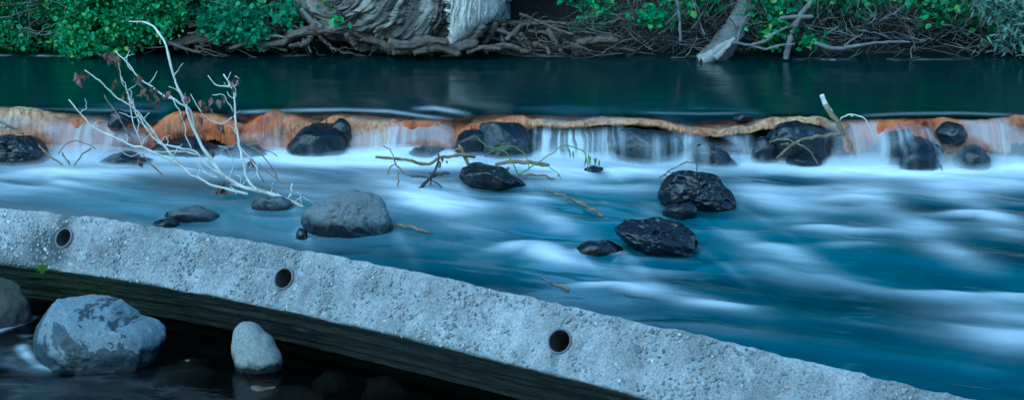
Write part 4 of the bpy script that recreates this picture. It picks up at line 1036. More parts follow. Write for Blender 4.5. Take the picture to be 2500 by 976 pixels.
shrub('green shrub growing round the leaning trunk', [(1820, -60), (1940, -60), (1930, 40), (1900, 100), (1850, 100), (1820, 40)], 9.1, 9.35, 40, 18, 0.038, 'leaf', 19, nst=5)
shrub('tiny green sprig low over the twig thicket', [(1966, 85), (2030, 82), (2030, 104), (1975, 104)], 9.1, 9.2, 6, 12, 0.045, 'leaf', 20, spread=.03, nst=2)
shrub('green leaves hanging right of the pale leaning pole', [(1990, -60), (2180, -60), (2150, 20), (2060, 35), (1990, 15)], 9.2, 9.5, 42, 18, 0.038, 'leaf', 21, nst=5)
shrub('broad green leafy spray near the right edge', [(2210, -60), (2360, -60), (2355, 20), (2300, 55), (2230, 40)], 9.15, 9.4, 44, 18, 0.038, 'leaf', 22, nst=5)
shrub('pale grey green willow at the right edge of the far bank', [(2380, -60), (2620, -60), (2620, 130), (2480, 125), (2425, 105), (2450, 60), (2400, 20)], 9.0, 9.3, 110, 34, 0.06, 'willow', 23, spread=.06, narrow=0.3, nst=6)
shrub('dim green shrub low in the twig thicket by the willow', [(2360, 20), (2420, 30), (2420, 75), (2370, 70)], 9.3, 9.4, 10, 12, 0.045, 'leaf', 24, nst=3)

for k_, (x0_, x1_, wh_) in enumerate([(-700, -110, 'beyond the left edge of the far bank'), (-110, 330, 'high above the large bright shrub'), (330, 760, 'high above the grey log'), (1260, 1650, 'high above the root tangle'), (1650, 2080, 'high above the leaning trunk'), (2080, 2520, 'high above the broad leafy spray'), (2620, 3300, 'beyond the willow on the far bank')]):
    shrub('dark green shrub ' + wh_, [(x0_, -330), (x1_, -330), (x1_, -70 if -100 < x0_ < 2600 else 120), (x0_, -70 if -100 < x0_ < 2600 else 120)], 9.6, 10.3, 170, 20, 0.045, 'leaf', 60 + k_, nst=5, group='shrubs further up the far bank', foot=PY((x0_ + x1_) / 2, 40, 9.9))
# ------------------------------------------------------------------ cottonwood with roots
def build_cottonwood():
    foot = np.array([PY(1040, 120, 9.4)[0], 9.5, 0.15])
    root = empty('cottonwood_tree', foot, 'huge old cottonwood with furrowed grey bark and exposed roots on the far bank', 'tree')
    rings = [(175, 1050, 60), (150, 1045, 80), (130, 1040, 95), (105, 1015, 150), (75, 1000, 200), (40, 995, 235), (0, 990, 250), (-60, 985, 262), (-160, 985, 262), (-400, 990, 250), (-900, 1010, 225), (-1500, 1060, 190), (-2300, 1120, 150)]
    yy = np.concatenate([np.linspace(175, -60, 150), np.linspace(-80, -400, 30), np.linspace(-500, -2300, 20)])
    ry = [r_[0] for r_ in rings][::-1]
    cx = np.interp(yy, ry, [r_[1] for r_ in rings][::-1]); hw = np.interp(yy, ry, [r_[2] for r_ in rings][::-1])
    k = np.exp(-(np.arange(-6, 7) / 3.0) ** 2); k /= k.sum()
    hw = np.convolve(np.pad(hw, 6, 'edge'), k, 'valid')
    na = 420; ang = np.linspace(-np.pi, np.pi, na, endpoint=False)
    YC = 9.62
    c = np.array([PY(a, b, YC) for a, b in zip(cx, yy)]); w = hw * 0.00285 * 0.98
    dep = np.minimum(w * 0.9, 0.58)
    x = c[:, 0][:, None] + w[:, None] * np.cos(ang)[None]; y = YC + dep[:, None] * np.sin(ang)[None]; z = np.broadcast_to(c[:, 2][:, None], x.shape)
    V = np.stack([x, y, z], -1)
    # bark grain sweeps: upright on the right, curving to lie along the roots on the left
    piv = PY(830, -60, 9.2); dx = V[..., 0] - piv[0]; dz = V[..., 2] - piv[2]
    rad = np.hypot(dx, dz); th = np.arctan2(dz, dx)
    g = np.stack([rad * 15 + 0.5 * fbm(V * 5, 2, 5), th * rad * 2.6, V[..., 1] * 3], -1)
    r1 = ridged(g + 0.5 * fbm(V * 7, 2, 9)[..., None], 3, 7, 0.55); r2 = ridged(np.stack([rad * 46, th * rad * 7, V[..., 1] * 7], -1), 2, 8)
    fur = lambda r_, k_: -np.clip(r_, 0, None) ** k_
    wq = 0.6 * fbm(V * 6, 3, 9)
    b1 = 1 - np.abs(vnoise(np.stack([rad * 30 + 2.2 * wq, th * rad * 4.0 + wq, V[..., 1] * 2], -1), 31)) * 1.5
    b2 = 1 - np.abs(vnoise(np.stack([rad * 75 + wq * 3, th * rad * 11 + wq, V[..., 1] * 5], -1), 32)) * 1.5
    disp = 0.062 * fur(b1, 2.2) + 0.026 * fur(b2, 2.2) + 0.006 * r2 + 0.07 * fbm(V * 2.2, 3, 10) + 0.03
    nrm = np.stack([np.cos(ang)[None] + 0 * x, np.sin(ang)[None] + 0 * x, -0.35 + 0 * x], -1); nrm /= np.linalg.norm(nrm, axis=-1)[..., None]
    V = V + disp[..., None] * nrm
    gr_ = 0.5 + 0.45 * fbm(np.stack([rad * 34 + wq, th * rad * 1.6, V[..., 1] * 2], -1), 3, 51)
    link('trunk', mesh('trunk', V.reshape(-1, 3) - foot, grid_faces(*V.shape[:2], True), True, dict(grain=gr_)), M['bark'], root)
    # hanging slab of pale upright bark on the right
    ny, nx = 230, 110
    ty = np.linspace(0, 1, ny); tx = np.linspace(0, 1, nx)
    T, S = np.meshgrid(ty, tx, indexing='ij')
    PYY = -420 + T * 535
    L = np.interp(PYY, [-420, -60, 20, 60, 115], [1150, 1105, 1100, 1100, 1090]); R_ = np.interp(PYY, [-420, -60, -8, 45, 90, 115], [1180, 1245, 1238, 1205, 1150, 1110])
    PX = L + (R_ - L) * S
    Yd = 8.96 + 0.22 * (S - 0.35) ** 2 + 0.10 * np.clip((PYY + 60) / 175, 0, 1) ** 2
    V = np.stack([np.stack([PY(PX[i, j], PYY[i, j], Yd[i, j]) for j in range(nx)]) for i in range(ny)])
    gr = ridged(np.stack([PX * 0.12 + 0.9 * fbm(np.stack([PX * .02, PYY * .02, PX * 0], -1), 2, 3), PYY * 0.012, PX * 0], -1), 4, 21, 0.6)
    V[..., 1] -= 0.013 * (gr - 0.8)
    a = link('bark_slab', mesh('bark_slab', V.reshape(-1, 3) - foot, grid_faces(ny, nx)), M['slab'], root); md = a.modifiers.new('thickness', 'SOLIDIFY'); md.thickness = 0.06; md.offset = -1
    a['label'] = 'pale upright slab of bark'
    # exposed roots: (photo polyline, start width px, end width px, distance)
    RT = [([(760, 60), (790, 72), (845, 74), (895, 92), (930, 104), (955, 122)], 26, 18, 9.16), ([(640, 112), (690, 104), (728, 82), (790, 72), (840, 74)], 14, 24, 9.2),
          ([(706, 112), (740, 108), (760, 92)], 8, 12, 9.18), ([(846, 82), (860, 100), (872, 118)], 12, 9, 9.14), ([(640, 124), (678, 104), (710, 96)], 8, 12, 9.22),
          ([(958, 84), (1000, 95), (1050, 98), (1092, 104)], 16, 12, 9.06), ([(950, 104), (990, 112), (1036, 104), (1086, 120), (1118, 130)], 20, 14, 9.05), ([(1010, 128), (1060, 118), (1110, 118), (1160, 104)], 16, 16, 9.06),
          ([(735, 28), (760, 50), (780, 70)], 14, 18, 9.2), ([(960, 128), (1000, 120), (1040, 122)], 16, 14, 9.08), ([(1180, 60), (1160, 90), (1130, 112), (1118, 128)], 20, 12, 9.14), ([(1210, 55), (1196, 85), (1180, 112), (1190, 130)], 18, 10, 9.18),
          ([(1230, 58), (1225, 90), (1240, 128)], 14, 8, 9.2), ([(1180, 60), (1220, 75), (1265, 95), (1292, 126)], 14, 9, 9.22), ([(1236, 98), (1258, 78), (1275, 62), (1320, 56)], 14, 10, 9.2),
          ([(1240, 56), (1290, 54), (1355, 56), (1400, 60)], 12, 8, 9.3), ([(1268, 35), (1315, 52), (1358, 72), (1400, 84)], 10, 7, 9.22), ([(1337, 72), (1352, 98), (1370, 124)], 14, 12, 9.15), ([(1270, 82), (1285, 102), (1296, 126)], 12, 10, 9.15),
          ([(1300, 110), (1330, 112), (1342, 130)], 14, 10, 9.18), ([(1409, 104), (1455, 97), (1506, 98)], 20, 14, 9.2), ([(1394, 108), (1420, 115), (1440, 128)], 8, 5, 9.12), ([(1290, 76), (1370, 82), (1430, 80), (1520, 92)], 9, 6, 9.25), ([(1190, 120), (1230, 112), (1262, 118), (1290, 128)], 16, 10, 9.13),
          ([(1140, 128), (1180, 116), (1220, 120)], 14, 9, 9.1), ([(560, 118), (600, 108), (650, 110), (700, 124)], 9, 7, 9.2), ([(780, 90), (800, 108), (820, 125)], 9, 6, 9.15), ([(740, 95), (752, 112), (760, 128)], 8, 5, 9.16)]
    for i, (pts, w0, w1, Yd) in enumerate(RT):
        q = [PY(a_, b_, Yd - 0.05 + 0.03 * math.sin(i * 1.7 + j)) for j, (a_, b_) in enumerate(pts)]
        vv, ff = tube(q, w0 / 2 * (0.0031 if i < 11 else 0.0024), w1 / 2 * (0.0031 if i < 11 else 0.0022), 44, 16, 0.12, i, 0.006, ribs=0.35)
        gx = fbm(vv * np.array([6, 60, 70]), 3, i); vv = vv + (gx * 0.005)[:, None] * np.array([0, -1, 0.4])
        link('root', mesh('root', vv - foot, ff), M['root'], root)
    # fine rootlets
    a = Acc()
    for i in range(330):
        x0 = random.choice([random.uniform(430, 960), random.uniform(1180, 1520), random.uniform(1180, 1420)]); y0 = random.uniform(50, 126)
        an = random.gauss(0.2, 0.75) * random.choice([-1, 1]); l = random.uniform(25, 95); Yd = random.uniform(9.14, 9.36)
        q = [PY(x0 + math.cos(an) * l * t, min(134, y0 + math.sin(an) * l * 0.6 * t + 12 * t * t), Yd) for t in (0, .35, .7, 1)]
        a.add(*tube(q, random.uniform(.003, .008), .002, 14, 6, 0.1, i, 0.012))
    o = a.build('rootlets', M['root'], root, origin=foot); o['kind'] = 'stuff'
    # limbs and crown high above the picture
    cen = []
    top = c[-1]
    for i in range(9):
        t = i / 9; b = c[-1 - int(6 * (1 - t))]; e = b + np.array([random.uniform(-2.6, 2.6), random.uniform(-1.2, 1.8), random.uniform(1.6, 3.4)])
        vv, ff = tube([b, (b + e) / 2 + np.array([0, 0, .3]), e], .12, .03, 14, 7, 0.1, i, 0.1); link('limb', mesh('limb', vv - foot, ff), M['lean'], root)
        cen += [e + rng.normal(size=3) * np.array([.9, .8, .6]) for _ in range(130)]
    v, f = leaf_batch(np.repeat(np.array(cen), 5, 0) + rng.normal(size=(len(cen) * 5, 3)) * .2, .16, 5)
    o = link('crown', mesh('crown', v - foot, f, False), M['canopy'], root); o['kind'] = 'stuff'
build_cottonwood()

# trees that stand behind the bank (their dark crowns are mirrored in the river)
def bank_tree(label, X, Yp, h, wid, seed, z0=0.9, group='trees behind the far bank', leaf=0.15):
    r = np.random.default_rng(seed); foot = np.array([X, Yp, z0])
    root = empty('bank_tree', foot, label, 'tree', group)
    top = foot + np.array([r.uniform(-.4, .4), r.uniform(-.3, .3), h])
    vv, ff = tube([foot - [0, 0, .6], (foot + top) / 2 + r.normal(size=3) * .15, top], .16, .04, 20, 9, .15, seed, .05)
    link('trunk', mesh('trunk', vv - foot, ff), M['lean'], root)
    cen = []
    for i in range(11):
        t = .12 + .85 * i / 11; b = foot + (top - foot) * t; a = r.uniform(0, 6.28); e = b + np.array([math.cos(a) * wid * (1.1 - .5 * t), math.sin(a) * wid * .6, r.uniform(-.1, .5)])
        vv, ff = tube([b, (b + e) / 2 + [0, 0, .1], e], .05, .012, 10, 6, .1, i, .05); link('limb', mesh('limb', vv - foot, ff), M['lean'], root)
        for _ in range(55): cen.append(b + (e - b) * r.uniform(.3, 1.1) + r.normal(size=3) * np.array([.3, .25, .25]) * wid)
    cen = np.array(cen); cen[:, 2] = np.maximum(cen[:, 2], z0 + 0.05)
    v, f = leaf_batch(np.repeat(cen, 7, 0) + r.normal(size=(len(cen) * 7, 3)) * .14, leaf, seed)
    o = link('crown', mesh('crown', v - foot, f, False), M['canopy'], root); o['kind'] = 'stuff'
for i, (X, Yp, h, wd) in enumerate([(-5.5, 11.2, 5.5, 1.3), (-3.9, 10.8, 4.6, 1.2), (-2.4, 11.3, 5.2, 1.2), (2.5, 10.9, 4.8, 1.2), (3.9, 11.2, 5.4, 1.3), (5.4, 10.9, 5.0, 1.3), (-7.2, 11.0, 5.0, 1.4), (7.0, 11.2, 5.0, 1.4)]):
    bank_tree('leafy tree behind the far bank, ' + ['second from the left', 'third from the left', 'behind the large bright shrub', 'behind the leaning trunk', 'behind the broad leafy spray', 'behind the pale willow', 'farthest left', 'farthest right'][i], X, Yp, h, wd, 300 + i)

for i, (X, Yp, h, wd) in enumerate([(-7.5, -3.6, 5.2, 1.8), (-4.6, -4.4, 5.4, 1.8), (-1.9, -4.0, 5.0, 1.8), (0.9, -4.6, 5.5, 1.8), (3.6, -3.9, 5.2, 1.8), (6.4, -4.3, 5.4, 1.8), (9.2, -3.4, 5.2, 1.8)]):  # unseen trees added to close off low sky and darken the rock faces
    bank_tree('unseen tree added behind the viewpoint to block low sky, ' + ['first', 'second', 'third', 'fourth', 'fifth', 'sixth', 'seventh'][i] + ' from the left', X, Yp, h, wd, 340 + i, 0.2, 'unseen trees added to block low sky', 0.24)
# ------------------------------------------------------------------ dead wood on the far bank
def wood(name, label, cat, stems, material, foot=None, group=None, part='branch', sides=8, knob=.15, wob=.004, n=30, thin=1.0):
    """stems: (photo polyline, start width px, end width px, Y start, Y end)"""
    rr = []
    for i, (pts, w0, w1, ya, yb) in enumerate(stems):
        m_ = len(pts); q = np.array([PY(p_[0], p_[1], ya + (yb - ya) * j / max(1, m_ - 1)) for j, p_ in enumerate(pts)])
        rr.append((q, w0 / 2 * ya / F * thin, w1 / 2 * yb / F * thin))
    foot = rr[0][0][0] if foot is None else np.asarray(foot)
    root = empty(name, foot, label, cat, group)
    for i, (q, r0, r1) in enumerate(rr):
        L = np.sum(np.linalg.norm(np.diff(q, axis=0), axis=1))
        vv, ff = tube(q, r0, r1, max(10, min(60, int(L / 0.012))), sides, knob, i + len(name), wob, ribs=0.25)
        link(part, mesh(part, vv - foot, ff), M[material], root)
    return root, foot, rr
wood('leaning_trunk', 'thick leaning dead trunk with bark and split pale foot in the water', 'tree trunk', [([(1722, 160), (1745, 135), (1772, 105), (1800, 62), (1822, 20), (1845, -40), (1880, -120)], 62, 44, 9.1, 9.3)], 'lean', part='bark_stem', sides=18, knob=.1)
wood('split_wood', 'pale split wood at the foot of the leaning trunk', 'driftwood', [([(1712, 150), (1735, 136), (1765, 112), (1795, 94)], 34, 10, 9.0, 9.05), ([(1745, 142), (1768, 120), (1790, 98)], 18, 6, 9.0, 9.03)], 'splinter', part='splinter', sides=9)
wood('pale_pole', 'pale thin dead pole leaning over the twig thicket', 'branch', [([(1918, 145), (1928, 100), (1945, 55), (1968, 20), (1995, -15), (2040, -60)], 15, 10, 9.05, 9.1), ([(1905, 45), (1940, 42), (1982, 40)], 9, 12, 9.08, 9.06)], 'grey')
wood('forked_branch', 'bent grey branch arching from the leaning trunk', 'branch', [([(1790, 104), (1830, 110), (1870, 100), (1890, 84), (1930, 62)], 8, 6, 9.0, 9.05), ([(1830, 110), (1868, 120), (1900, 112), (1940, 108)], 6, 4, 9.0, 9.0), ([(1800, 105), (1805, 80), (1815, 50), (1828, 34)], 7, 4, 9.0, 9.0)], 'grey')
wood('long_branch', 'long pale horizontal branch low in the right twig thicket', 'branch', [([(1990, 105), (2040, 118), (2100, 110), (2160, 104), (2220, 103)], 10, 6, 9.05, 9.05), ([(2060, 112), (2080, 98), (2105, 84)], 5, 3, 9.05, 9.08)], 'grey')
wood('bank_log', 'weathered grey log along the water below the left shrubs', 'log', [([(425, 112), (470, 98), (540, 94), (610, 96), (680, 92)], 24, 18, 9.25, 9.25), ([(400, 98), (450, 118), (490, 130)], 8, 5, 9.1, 9.1)], 'root', sides=12, knob=.25)
wood('upright_stub', 'pale vertical broken stem in the middle of the twig thicket', 'branch', [([(1652, -30), (1655, 20), (1660, 60), (1661, 102)], 9, 7, 9.1, 9.1), ([(1655, 30), (1640, 45), (1625, 62)], 5, 3, 9.1, 9.1)], 'grey')
wood('bank_snag', 'grey snag branch above the exposed roots left of the trunk', 'branch', [([(736, 22), (760, 48), (785, 66)], 9, 14, 9.1, 9.1), ([(640, 95), (665, 88), (700, 92)], 9, 6, 9.15, 9.15)], 'grey')
def thicket(label, x0, x1, y0, y1, count, seed, big):
    r = random.Random(seed); foot = PY((x0 + x1) / 2, 118, 9.25)
    root = empty('dead_brush', foot, label, 'brush', 'dead brush on the far bank')
    def one(w, l, m_):
        xa = r.uniform(x0, x1); ya = r.uniform(y0, y1); an = r.choice([r.gauss(-.3, .5), r.gauss(-1.2, .5), r.gauss(-2.2, .6), r.gauss(3.0, .4)]); Yd = r.uniform(9.1, 9.75)
        cv = r.gauss(0, .28)
        q = [PY(xa + math.cos(an + cv * t) * l * t, min(142, ya + math.sin(an + cv * t) * l * t), Yd + r.uniform(-.05, .05)) for t in (0, .25, .5, .75, 1)]
        return tube(q, w / 2 * .0027, w / 2 * .0012, 16, 5, .2, r.randint(0, 999), .007)
    for i in range(big):
        vv, ff = one(r.uniform(4, 7), r.uniform(70, 170), 0); link('branch', mesh('branch', vv - foot, ff), M[r.choice(['grey', 'grey', 'root', 'darkt'])], root)
    for m_, share in (('grey', .5), ('darkt', .5)):
        a = Acc()
        for i in range(int(count * share)): a.add(*one(r.uniform(1.3, 3.6), r.uniform(30, 130), 0))
        o = a.build('twigs', M[m_], root, origin=foot); o['kind'] = 'stuff'
thicket('tangle of dead twigs between the root mass and the leaning trunk', 1400, 1760, 20, 135, 330, 1, 14)
thicket('tangle of dead twigs right of the leaning trunk', 1780, 2130, 25, 138, 360, 2, 14)
thicket('tangle of dark twigs near the willow at the right edge', 2110, 2470, 20, 132, 340, 3, 12)
thicket('dry pale twigs hanging at the top left corner', -60, 140, -40, 110, 120, 4, 6)
thicket('thin dry twigs above the log under the left shrubs', 380, 760, 20, 125, 150, 5, 8)

# ------------------------------------------------------------------ withered leaves
def dead_leaf_mesh(seed):
    r = np.random.default_rng(seed); n = 7; t = np.linspace(0, 1, n); w = np.sin(np.pi * t ** .8) * .2 + .02
    curl = r.uniform(.6, 2.2); V = []
    for i in range(n):
        a = curl * t[i]; cx, cz = math.sin(a) / curl, -(1 - math.cos(a)) / curl
        for s_ in (-1, -.4, .4, 1): V.append((cx, s_ * w[i], cz + .35 * abs(s_) * w[i] * (1 + .6 * math.sin(t[i] * 9 + s_ * 3))))
    return mesh('withered_leaf', np.array(V), grid_faces(n, 4), True)
DEAD = [dead_leaf_mesh(i) for i in range(6)]
for m_ in DEAD: m_.materials.append(M['dead'])
def dead_leaves(root, foot, pts, Y, size=.05, k=(3, 6), seed=0):
    r = random.Random(seed)
    for (px, py) in pts:
        for _ in range(r.randint(*k)):
            p = PY(px + r.uniform(-8, 8), py + r.uniform(-8, 8), Y + r.uniform(-.02, .02)) - foot
            o = link('withered_leaf', r.choice(DEAD), None, root, p); s = size * r.uniform(.55, 1.15); o.scale = (s, s, s)
            o.rotation_euler = (r.uniform(-1, 1), r.uniform(.3, 1.9), r.uniform(0, 6.28))

# ------------------------------------------------------------------ pale dead branch
Z1 = lambda pts: [(a * .5124, b * .5124) for a, b in pts]
Z2 = lambda pts: [(600 + a * .5124, b * .5124) for a, b in pts]
Z3 = lambda pts: [(1240 + a * .5124, b * .5124) for a, b in pts]
Z4 = lambda pts: [(1860 + a * .5124, b * .5124) for a, b in pts]
B0 = float(P(735, 505, 0)[1])
stems = [
    ([(745, 512), (735, 503), (703, 487), (657, 471), (625, 463), (589, 452), (548, 430), (512, 382), (479, 333), (456, 266), (425, 190), (405, 113), (384, 77), (369, 60), (338, 51), (314, 51)], 13, 5, B0, B0 + .35),
    (Z1([(1180, 925), (1130, 912), (1060, 895), (1010, 880), (940, 850), (870, 800), (800, 755), (720, 720), (670, 700), (600, 683), (520, 645), (440, 605), (380, 540), (330, 475)]), 9, 4.5, B0 + .02, B0 + .05),
    (Z1([(870, 800), (830, 750), (790, 700), (740, 640), (690, 570), (640, 520), (560, 460), (490, 400), (440, 365), (410, 340)]), 6.5, 4, B0 + .04, B0 - .05),
    (Z1([(925, 600), (915, 540), (890, 508), (830, 480), (760, 445), (700, 400), (640, 345), (590, 280), (550, 245)]), 6, 3.5, B0 + .22, B0 + .3),
    (Z1([(1228, 908), (1180, 850), (1150, 740), (1130, 640), (1115, 560), (1120, 470), (1105, 420), (1065, 352)]), 8, 4, B0 + .03, B0 + .2),
    (Z1([(1105, 560), (1060, 590), (1000, 570), (950, 520), (910, 450)]), 4, 2.5, B0 + .12, B0 + .18),
    (Z1([(1110, 530), (1085, 490), (1060, 455), (1010, 452)]), 4, 2.5, B0 + .14, B0 + .1),
    (Z1([(1100, 415), (1050, 410), (1010, 385), (990, 360)]), 4, 2.5, B0 + .18, B0 + .22),
    (Z1([(1105, 415), (1130, 400), (1133, 370), (1115, 360)]), 3.5, 2.5, B0 + .18, B0 + .18),
    (Z1([(1070, 838), (990, 790), (950, 742), (900, 712), (820, 700), (760, 685), (700, 620), (660, 560), (635, 500), (600, 440)]), 6.5, 3, B0 + .08, B0 + .12),
    (Z1([(940, 738), (880, 722), (800, 724), (700, 716), (640, 742), (600, 732), (565, 708)]), 5, 2.5, B0 + .1, B0 + .1),
    (Z1([(680, 702), (655, 640), (632, 580), (625, 500), (600, 430), (580, 380), (570, 300)]), 4, 2.5, B0 + .05, B0),
    (Z1([(655, 640), (662, 570), (640, 560), (600, 550), (570, 535)]), 3.2, 2, B0 + .05, B0 + .05),
    (Z1([(912, 705), (890, 650), (870, 570), (840, 500), (812, 455)]), 3.6, 2.2, B0 + .1, B0 + .15),
    (Z1([(888, 505), (850, 440), (800, 415)]), 3.2, 2, B0 + .25, B0 + .25),
    (Z1([(690, 570), (700, 548), (712, 538)]), 2.6, 1.8, B0 - .02, B0 - .02),
    (Z1([(1095, 850), (1106, 770), (1088, 712), (1045, 695)]), 3.5, 2, B0 + .05, B0 + .02),
    (Z1([(1240, 860), (1215, 790), (1170, 730), (1140, 690)]), 3.5, 2, B0 + .05, B0 + .1),
    (Z1([(1040, 850), (980, 820), (910, 805), (870, 790)]), 4, 3, B0 + .04, B0 + .04),
    (Z1([(1140, 890), (1100, 880), (1130, 925)]), 3, 2, B0 + .02, B0 + .0),
    (Z1([(1040, 850), (980, 820), (940, 770)]), 3.5, 2, B0 + .06, B0 + .1),
    (Z2([(195, 950), (214, 930), (218, 880)]), 4.5, 5, B0 + .02, B0 + .03), (Z2([(225, 965), (265, 940), (300, 950), (335, 975)]), 3, 2, B0, B0 + .02), (Z2([(150, 920), (190, 965), (215, 985)]), 3.5, 2, B0, B0 - .02),
    (Z2([(268, 975), (262, 935), (240, 915)]), 3, 2, B0, B0),
]
_r7 = random.Random(21)
for si in (0, 1, 2, 3, 4, 9, 11, 0, 1, 4):
    pts_, w0_, w1_, ya_, yb_ = stems[si]
    for _ in range(3):
        k_ = _r7.randint(3, len(pts_) - 2); bx_, by_ = pts_[k_]; yy_ = ya_ + (yb_ - ya_) * k_ / (len(pts_) - 1)
        an_ = _r7.uniform(-2.7, -0.6); ln_ = _r7.uniform(22, 60); bd_ = _r7.uniform(-.6, .6)
        stems.append(([(bx_, by_), (bx_ + math.cos(an_) * ln_ * .5, by_ + math.sin(an_) * ln_ * .5), (bx_ + math.cos(an_ + bd_) * ln_, by_ + math.sin(an_ + bd_) * ln_)], 2.8, 1.6, yy_, yy_ + _r7.uniform(-.05, .08)))
br, bf, _ = wood('dead_branch', 'pale bleached dead branch with withered brown leaves reaching left over the weir', 'branch', stems, 'pale', knob=.35, wob=.007, sides=7, thin=.85)
dead_leaves(br, bf, [(190, 183), (205, 178), (272, 130), (290, 150), (336, 187), (352, 218), (372, 218), (198, 190), (280, 140), (265, 135)], B0 + .02, seed=1, k=(4, 6))
dead_leaves(br, bf, [(360, 232), (384, 246), (455, 232), (283, 203), (306, 228), (320, 246), (408, 228)], B0 + .18, seed=2, k=(3, 5), size=.042)
dead_leaves(br, bf, [(494, 250), (500, 262), (488, 282), (514, 242), (532, 240), (572, 192), (574, 205), (447, 282), (537, 306), (615, 400), (610, 388), (540, 442), (538, 462), (547, 452), (338, 392), (520, 362)], B0 + .12, seed=3, k=(3, 5), size=.045)
wood('dim_twig', 'thin brown twig half hidden behind the pale dead branch', 'twig', [(Z1([(650, 695), (600, 620), (560, 550), (520, 490), (497, 455)]), 5, 2.5, B0 + .3, B0 + .4), (Z1([(775, 832), (720, 780), (680, 735)]), 4, 3, B0 + .28, B0 + .3)], 'stick')
wood('drooping_twig', 'thin dark twigs arching right of the pale dead branch', 'twig', [(Z2([(155, 862), (120, 790), (60, 720), (0, 690)]), 4, 2, B0 + .1, B0 + .2), (Z2([(112, 908), (60, 820), (20, 760), (-10, 700)]), 3.4, 2, B0 + .05, B0 + .15), (Z2([(215, 880), (130, 840), (60, 780)]), 3, 2, B0 + .05, B0 + .15), (Z2([(150, 745), (120, 725), (70, 712)]), 2.5, 1.5, B0 + .3, B0 + .3)], 'stick')

# ------------------------------------------------------------------ driftwood in the lower stream
D1 = float(P(1060, 405, 0)[1]) - .35
def drift(name, label, stems, material, cat='stick', **kw): return wood(name, label, cat, [(p, a, b, y, y2) for p, a, b, y, y2 in stems], material, knob=.3, wob=.006, thin=.8, **kw)
drift('driftwood_stick', 'long brown forked driftwood stick lying across the white water', [(Z2([(618, 748), (700, 752), (790, 768), (860, 780), (920, 752), (1030, 738), (1090, 745)]), 8, 10, D1, D1 + .1), (Z2([(1070, 798), (1050, 765), (1030, 715), (1018, 695)]), 14, 11, D1 + .1, D1 + .1), (Z2([(995, 712), (1032, 716)]), 8, 9, D1 + .1, D1 + .1),
      (Z2([(755, 825), (720, 785), (705, 765)]), 7, 5, D1 - .05, D1), (Z2([(710, 770), (690, 720), (650, 690)]), 4, 3, D1, D1 + .05), (Z2([(725, 890), (727, 810)]), 5, 4, D1 - .15, D1 - .05), (Z2([(680, 830), (684, 800), (715, 775)]), 5, 4, D1 - .05, D1)], 'stick')
D2 = float(P(1015, 465, 0)[1])
rt, ft, _ = drift('snagged_twig', 'dark upright twig with caught debris among the driftwood', [(Z2([(810, 912), (860, 868), (888, 835), (905, 795), (925, 750)]), 11, 6, D2, D2 + .15), (Z2([(785, 842), (850, 840), (890, 860), (950, 902)]), 5, 3, D2 + .08, D2 + .05), (Z2([(888, 838), (930, 830), (968, 826)]), 10, 8, D2 + .1, D2 + .1), (Z2([(880, 880), (885, 840), (875, 822)]), 5, 4, D2 + .05, D2 + .05)], 'darkt')
dead_leaves(rt, ft, [(1076, 380), (1080, 392), (1074, 398)], D2 + .13, seed=5, k=(3, 4), size=.035)
D3 = float(P(1280, 440, 0)[1])
drift('thick_stick', 'thick brown stick behind the wet black angular rock', [(Z3([(-60, 785), (0, 770), (80, 770), (190, 786)]), 11, 12, D3 + .1, D3 + .1), (Z3([(50, 835), (120, 832), (200, 845), (245, 872)]), 8, 6, D3, D3 - .02), (Z3([(-10, 820), (5, 800)]), 8, 8, D3, D3)], 'stick')
sp, sf, _ = drift('willow_sprig', 'thin green willow sprig arching over the white water', [(Z3([(50, 832), (120, 790), (180, 750), (240, 705), (290, 695), (350, 715), (372, 745), (380, 815)]), 4.5, 2.5, D3, D3 + .05), (Z3([(-150, 650), (-110, 690), (-40, 710), (10, 750), (48, 832)]), 3, 4, D3 + .1, D3), (Z3([(100, 800), (92, 750), (50, 710), (-20, 700), (-100, 735)]), 3.5, 2.5, D3, D3 + .1), (Z3([(180, 775), (220, 810), (255, 848)]), 2.5, 1.8, D3, D3)], 'sprig', cat='sprig')
def lancet():
    t = np.linspace(0, 1, 6); V = []
    for a in t:
        for s_ in (-1, 0, 1): V.append((a, s_ * .11 * math.sin(math.pi * a ** .8), -.25 * a * a + .04 * abs(s_)))
    return mesh('willow_leaf', np.array(V), grid_faces(6, 3), True)
LM = lancet(); LM.materials.append(M['sprig'])
r_ = random.Random(4)
for (px, py) in [(1388, 372), (1392, 380), (1400, 376), (1426, 380), (1430, 390), (1436, 384), (1442, 388), (1448, 392), (1456, 392), (1462, 396), (1430, 398), (1440, 400)] + [(1182, 405), (1188, 412), (1178, 418), (1190, 402), (1186, 422)] + [(1366, 432), (1370, 440)]:
    o = link('willow_leaf', LM, None, sp, PY(px, py - 8, D3 + .03 - (0.12 if px < 1200 else 0)) - sf); s = r_.uniform(.03, .05); o.scale = (s, s, s); o.rotation_euler = (r_.uniform(-.5, .5), r_.uniform(.7, 1.5), r_.uniform(0, 6.28))
D4 = float(P(1460, 525, 0)[1])
drift('sunken_stick', 'pale stick slanting just under the surface right of the angular rock', [([(1330, 460), (1375, 478), (1425, 500), (1470, 528)], 6, 11, float(P(1330, 460, 0.01)[1]), float(P(1470, 528, 0.005)[1]))], 'stick')
drift('floating_stick', 'short stick floating to the right of the large grey rock', [([(945, 548), (985, 551), (1015, 558), (1048, 569)], 9, 7, float(P(945, 548, 0.01)[1]), float(P(1048, 569, 0.004)[1]))], 'stick')
drift('beam_twig', 'short dark twig in the stream just behind the beam', [([(1320, 676), (1350, 690), (1385, 705)], 4, 8, float(P(1320, 676, .008)[1]), float(P(1385, 705, .01)[1]))], 'stick')
E5 = float(P(1700, 512, 0)[1]) + .12
